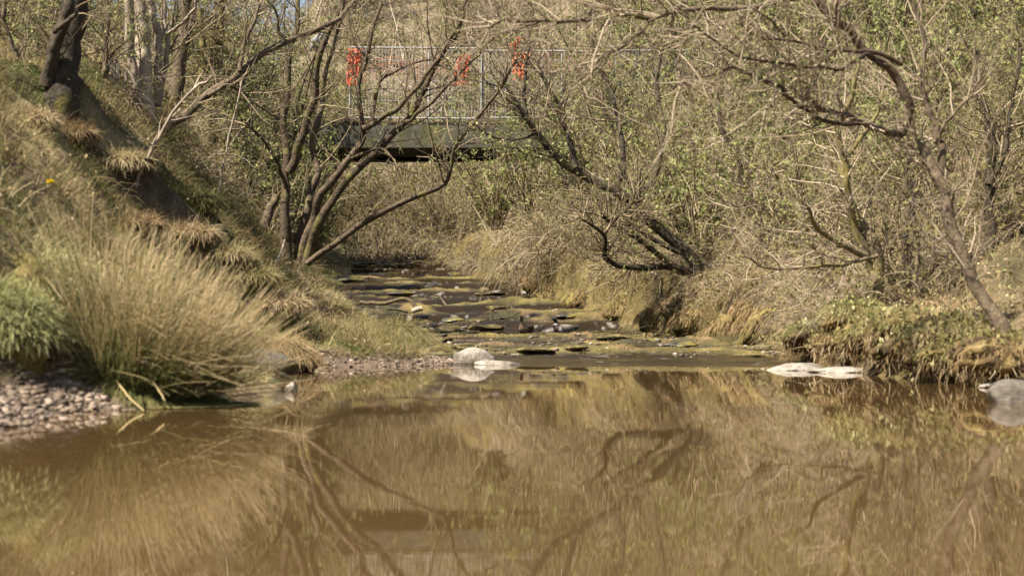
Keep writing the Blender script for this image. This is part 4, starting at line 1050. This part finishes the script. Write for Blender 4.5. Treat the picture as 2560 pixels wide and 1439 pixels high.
def net(name, label, pts, w0, w1, seed):
    """bunched orange plastic barrier mesh: a crumpled net of real strands"""
    r_ = np.random.default_rng(seed)
    q = catmull(np.array(pts, float), 26)
    ns = 18; u = np.linspace(-.5, .5, ns); ww = np.linspace(w0, w1, 26)
    G = q[:, None, :] + np.stack([ww[:, None] * u[None], np.zeros((26, ns)), np.zeros((26, ns))], -1)
    ph = r_.random() * 6
    G[..., 1] += .05 * np.sin(u * 22 + ph)[None] + .03 * r_.standard_normal((26, ns)) ; G[..., 0] += .012 * r_.standard_normal((26, ns)); G[..., 2] += .012 * r_.standard_normal((26, ns))
    G[..., 1] = np.minimum(G[..., 1], q[:, 1].mean() + .06)
    a = Acc()
    a.tubes(np.transpose(G, (1, 0, 2)), np.full((ns, 26), .011), 4)
    a.tubes(G, np.full((26, ns), .010), 4)
    b = q[-1]
    return tag(link(name, a.mesh(name, M['orange'], False, b), None, tuple(b)), label, "barrier netting", "orange barrier netting on the bridge fence")
B = lambda px, py, dy=-.12: P(px, py, YB + dy + .2)
net("barrier_netting", "narrow tall bunch of orange netting at the left end of the bridge fence", [B(888, 124), B(886, 165), B(882, 212)], .34, .30, 1)
net("barrier_netting", "short bunch of orange netting in the middle of the bridge fence", [B(1162, 138), B(1155, 172), B(1150, 212)], .28, .34, 2)
net("barrier_netting", "ragged peak of orange netting at the top of the right fence panel", [B(1302, 96), B(1286, 112), B(1278, 126)], .20, .18, 3)
net("barrier_netting", "wide torn sheet of orange netting hanging on the right fence panel", [B(1305, 132), B(1300, 160), B(1298, 198)], .45, .28, 4)
def strip(px0, px1, py, label, seed):
    q = np.array([B(px, py + 6 * np.sin(px * .05), .28) for px in np.linspace(px0, px1, 40)])
    a = Acc()
    for k in range(4):
        qq = q + np.array([0, 0, -.17 * k]) + .012 * rng.standard_normal(q.shape); a.tubes(qq[None], np.full((1, 40), .0035), 3)
    v = np.stack([q, q - np.array([0, 0, .51])], 1); a.tubes(v, np.full((40, 2), .003), 3)
    return tag(link("barrier_netting", a.mesh("barrier_netting", M['orange'], False, q[0]), None, tuple(q[0])), label, "barrier netting", "orange barrier netting on the bridge fence")
strip(905, 1140, 148, "thin open strip of orange netting stretched behind the left fence panel", 5)
strip(1345, 1560, 140, "thin open strip of orange netting stretched behind the right fence panel", 6)
# white plastic sheet showing beside the left end of the fence
q = np.array([P(px, py, YB + 1.2) for px, py in ((808, 84), (800, 100), (786, 128))])
G = q[:, None, :] + np.linspace(-.16, .16, 6)[None, :, None] * np.array([1, .35, 0]) + .03 * rng.standard_normal((3, 6, 3))
f_ = [(i * 6 + j, i * 6 + j + 1, i * 6 + 7 + j, i * 6 + 6 + j) for i in range(2) for j in range(5)]
tag(link("plastic_sheet", Acc().add(G.reshape(-1, 3), f_, .6).mesh("plastic_sheet", M['white'], True, G[-1, 2]), None, tuple(G[-1, 2])), "small crumpled white plastic sheet showing left of the bridge fence", "plastic sheet").modifiers.new("thick", 'SOLIDIFY').thickness = .01

# old wooden palings on the left crest
d = hit(290, 245) + .6
for k, (px, top) in enumerate(((276, 180), (288, 188), (299, 192), (310, 186))):
    x = (px - 1280) / F * d; z = ground(x, d); h = CAMH - (top - HZ) / F * d - z
    o = tag(link("fence_pale", Acc().box((-.028, -.012, -.1), (.028, .012, max(h, .5)), rng.random()).mesh("fence_pale", M['wood']), None, (x, d, z)),
            ["leftmost", "second", "third", "rightmost"][k] + " of the old grey wooden pales on the left slope's crest", "fence pale", "old wooden pales on the crest")
    o.rotation_euler = (.04 * rng.standard_normal(), .05 * rng.standard_normal(), .3 * rng.standard_normal())
    bv = o.modifiers.new("bevel", 'BEVEL'); bv.width = .004

# ------------------------------------------------------------------ dandelions
def dandelion(label, px, py, r, lift=.07):
    d = hit(px, py + 6, 8); x = (px - 1280) / F * d; y = d; z = ground(x, y)
    root = thing("dandelion", label, "flower", (x, y, z))
    link("stalk", Acc().tubes(np.array([[[0, 0, -.01], [.004, -.008, lift * .6], [0, -.015, lift]]]), np.full((1, 3), .003), 5, np.array([.2])).mesh("stalk", M['leaf']), root)
    n = 90; a = rng.random(n) * 6.28; e = rng.random(n) * 1.2 + .2
    dv = np.stack([np.cos(a) * np.sin(e + .3), np.sin(a) * np.sin(e + .3), np.cos(e)], -1)
    c = np.array([0, -.015, lift])
    link("petals", Acc().blades(np.stack([c + 0 * dv, c + dv * r * .6, c + dv * r], 1), np.full((n, 1), r * .16) * np.array([[.6, 1, .7]])).mesh("petals", M['yellow']), root)
    return root
dandelion("yellow dandelion in bloom on the dark left slope above the rushes", 127, 478, .034)
dandelion("small yellow flower at the foot of the twin-stemmed tree on the right", 2137, 752, .02)
dandelion("tiny yellow flower at the left end of the right bank's green clump", 2008, 812, .02)

# ------------------------------------------------------------------ the two ducks
def body_mesh(name, rings, mat, m=20):
    """rings: (x, y, z centre, half width across, half height, tilt from vertical plane, colour top, colour side)"""
    K = len(rings); c = np.array([r[:3] for r in rings], float)
    c_s = catmull(c, K * 3); w = np.interp(np.linspace(0, K - 1, K * 3), range(K), [r[3] for r in rings]); h = np.interp(np.linspace(0, K - 1, K * 3), range(K), [r[4] for r in rings])
    cols = np.array([[r[5], r[6]] for r in rings], float)
    ci = np.clip(np.round(np.linspace(0, K - 1, K * 3)).astype(int), 0, K - 1)
    T = np.gradient(c_s, axis=0); T /= np.linalg.norm(T, axis=1, keepdims=True)
    side = np.array([0, 1., 0]); U = np.repeat(side[None], len(T), 0); N = np.cross(T, U)
    a = np.arange(m) * 2 * np.pi / m
    V = c_s[:, None] + w[:, None, None] * np.cos(a)[None, :, None] * U[:, None] + h[:, None, None] * np.sin(a)[None, :, None] * N[:, None]
    i = np.arange(len(c_s) - 1)[:, None]; j = np.arange(m)[None]
    f = np.stack([i * m + j, i * m + (j + 1) % m, (i + 1) * m + (j + 1) % m, (i + 1) * m + j], -1).reshape(-1, 4)
    me = Acc().add(V.reshape(-1, 3), f, .5).mesh(name, mat, True)
    k = (np.abs(np.sin(a)) > .55)[None, :, None]
    cc = np.where(k, cols[ci, 0][:, None], cols[ci, 1][:, None]) * np.ones((1, m, 1))
    at = me.color_attributes.new("zone", 'FLOAT_COLOR', 'POINT')
    at.data.foreach_set("color", np.concatenate([cc, np.ones(cc.shape[:2] + (1,))], -1).astype(np.float32).ravel())
    return me
M['feather'] = zone_mat("feathers", .6, 38, .28, .002, .3)
M['bill'] = ramp_mat("bill", [(0, (.25, .19, .05)), (1, (.32, .25, .07))], .45, spec=.4)
M['eye'] = ramp_mat("eye", [(0, (.01, .01, .01)), (1, (.01, .01, .01))], .2, spec=.5)
def duck(name, label, px, py, heading, body, tail, breast, ring, head, wing, neck=.0):
    dd = np.arange(28, 36, .02); xx = (px - 1280) / F * dd
    d = float(dd[np.argmax(CAMH - (py - HZ) / F * dd < ZST(xx, dd) + .01)]); x = (px - 1280) / F * d; z = CAMH - (py - HZ) / F * d
    root = thing(name, label, "duck", (x, d, z)); root.rotation_euler = (0, 0, heading)
    nk = neck
    R = [(-.30, 0, .085, .004, .003, tail, tail), (-.26, 0, .085, .03, .014, tail, tail), (-.20, 0, .075, .07, .045, tail, tail), (-.12, 0, .055, .098, .075, wing, body), (-.02, 0, .05, .112, .092, wing, body),
         (.08, 0, .052, .105, .092, wing, body), (.145, 0, .072, .08, .075, breast, breast), (.172, 0, .115 + nk * .2, .05, .05, breast, breast), (.172, 0, .150 + nk * .5, .034, .036, ring, ring),
         (.172, 0, .172 + nk * .8, .030, .034, head, head), (.180, 0, .205 + nk, .036, .040, head, head), (.195, 0, .225 + nk, .036, .036, head, head), (.218, 0, .226 + nk, .027, .026, head, head), (.236, 0, .220 + nk, .012, .013, head, head)]
    link("body", body_mesh("body", R, M['feather']), root)
    bl = [(.226, 0, .219 + nk, .014, .012, (0, 0, 0), (0, 0, 0)), (.25, 0, .211 + nk, .014, .008, (0, 0, 0), (0, 0, 0)), (.275, 0, .206 + nk, .015, .005, (0, 0, 0), (0, 0, 0)), (.288, 0, .205 + nk, .008, .003, (0, 0, 0), (0, 0, 0))]
    link("bill", body_mesh("bill", bl, M['bill'], 12), root)
    for s_ in (-1, 1):
        wg = [(.09, .098 * s_, .075, .010, .03, wing, wing), (.02, .112 * s_, .078, .014, .05, wing, wing), (-.08, .104 * s_, .082, .012, .05, wing, wing), (-.17, .075 * s_, .09, .010, .03, tail, wing), (-.24, .035 * s_, .10, .004, .008, tail, tail)]
        link("wing", body_mesh("wing", wg, M['feather'], 12), root)
        e = stone_mesh("eye", (.005, .004, .005), 3, 'eye', lump=0, n=6); link("eye", e, root, (.208, .031 * s_, .232 + nk))
    return root
tan, tand, tanl = (.22, .14, .075), (.13, .085, .05), (.29, .20, .12)
duck("duck", "plain brown duck facing the camera with neck stretched up, in the shallow stream", 1315, 830, math.radians(-118), tan, tand, tanl, tanl, tan, tand, .05)
duck("duck", "dark-headed drake with white neck ring, facing left in the shallow stream", 1412, 829, math.radians(188), (.36, .33, .31), (.05, .045, .04), (.045, .024, .018), (.62, .60, .56), (.012, .022, .016), (.20, .17, .145), .0)
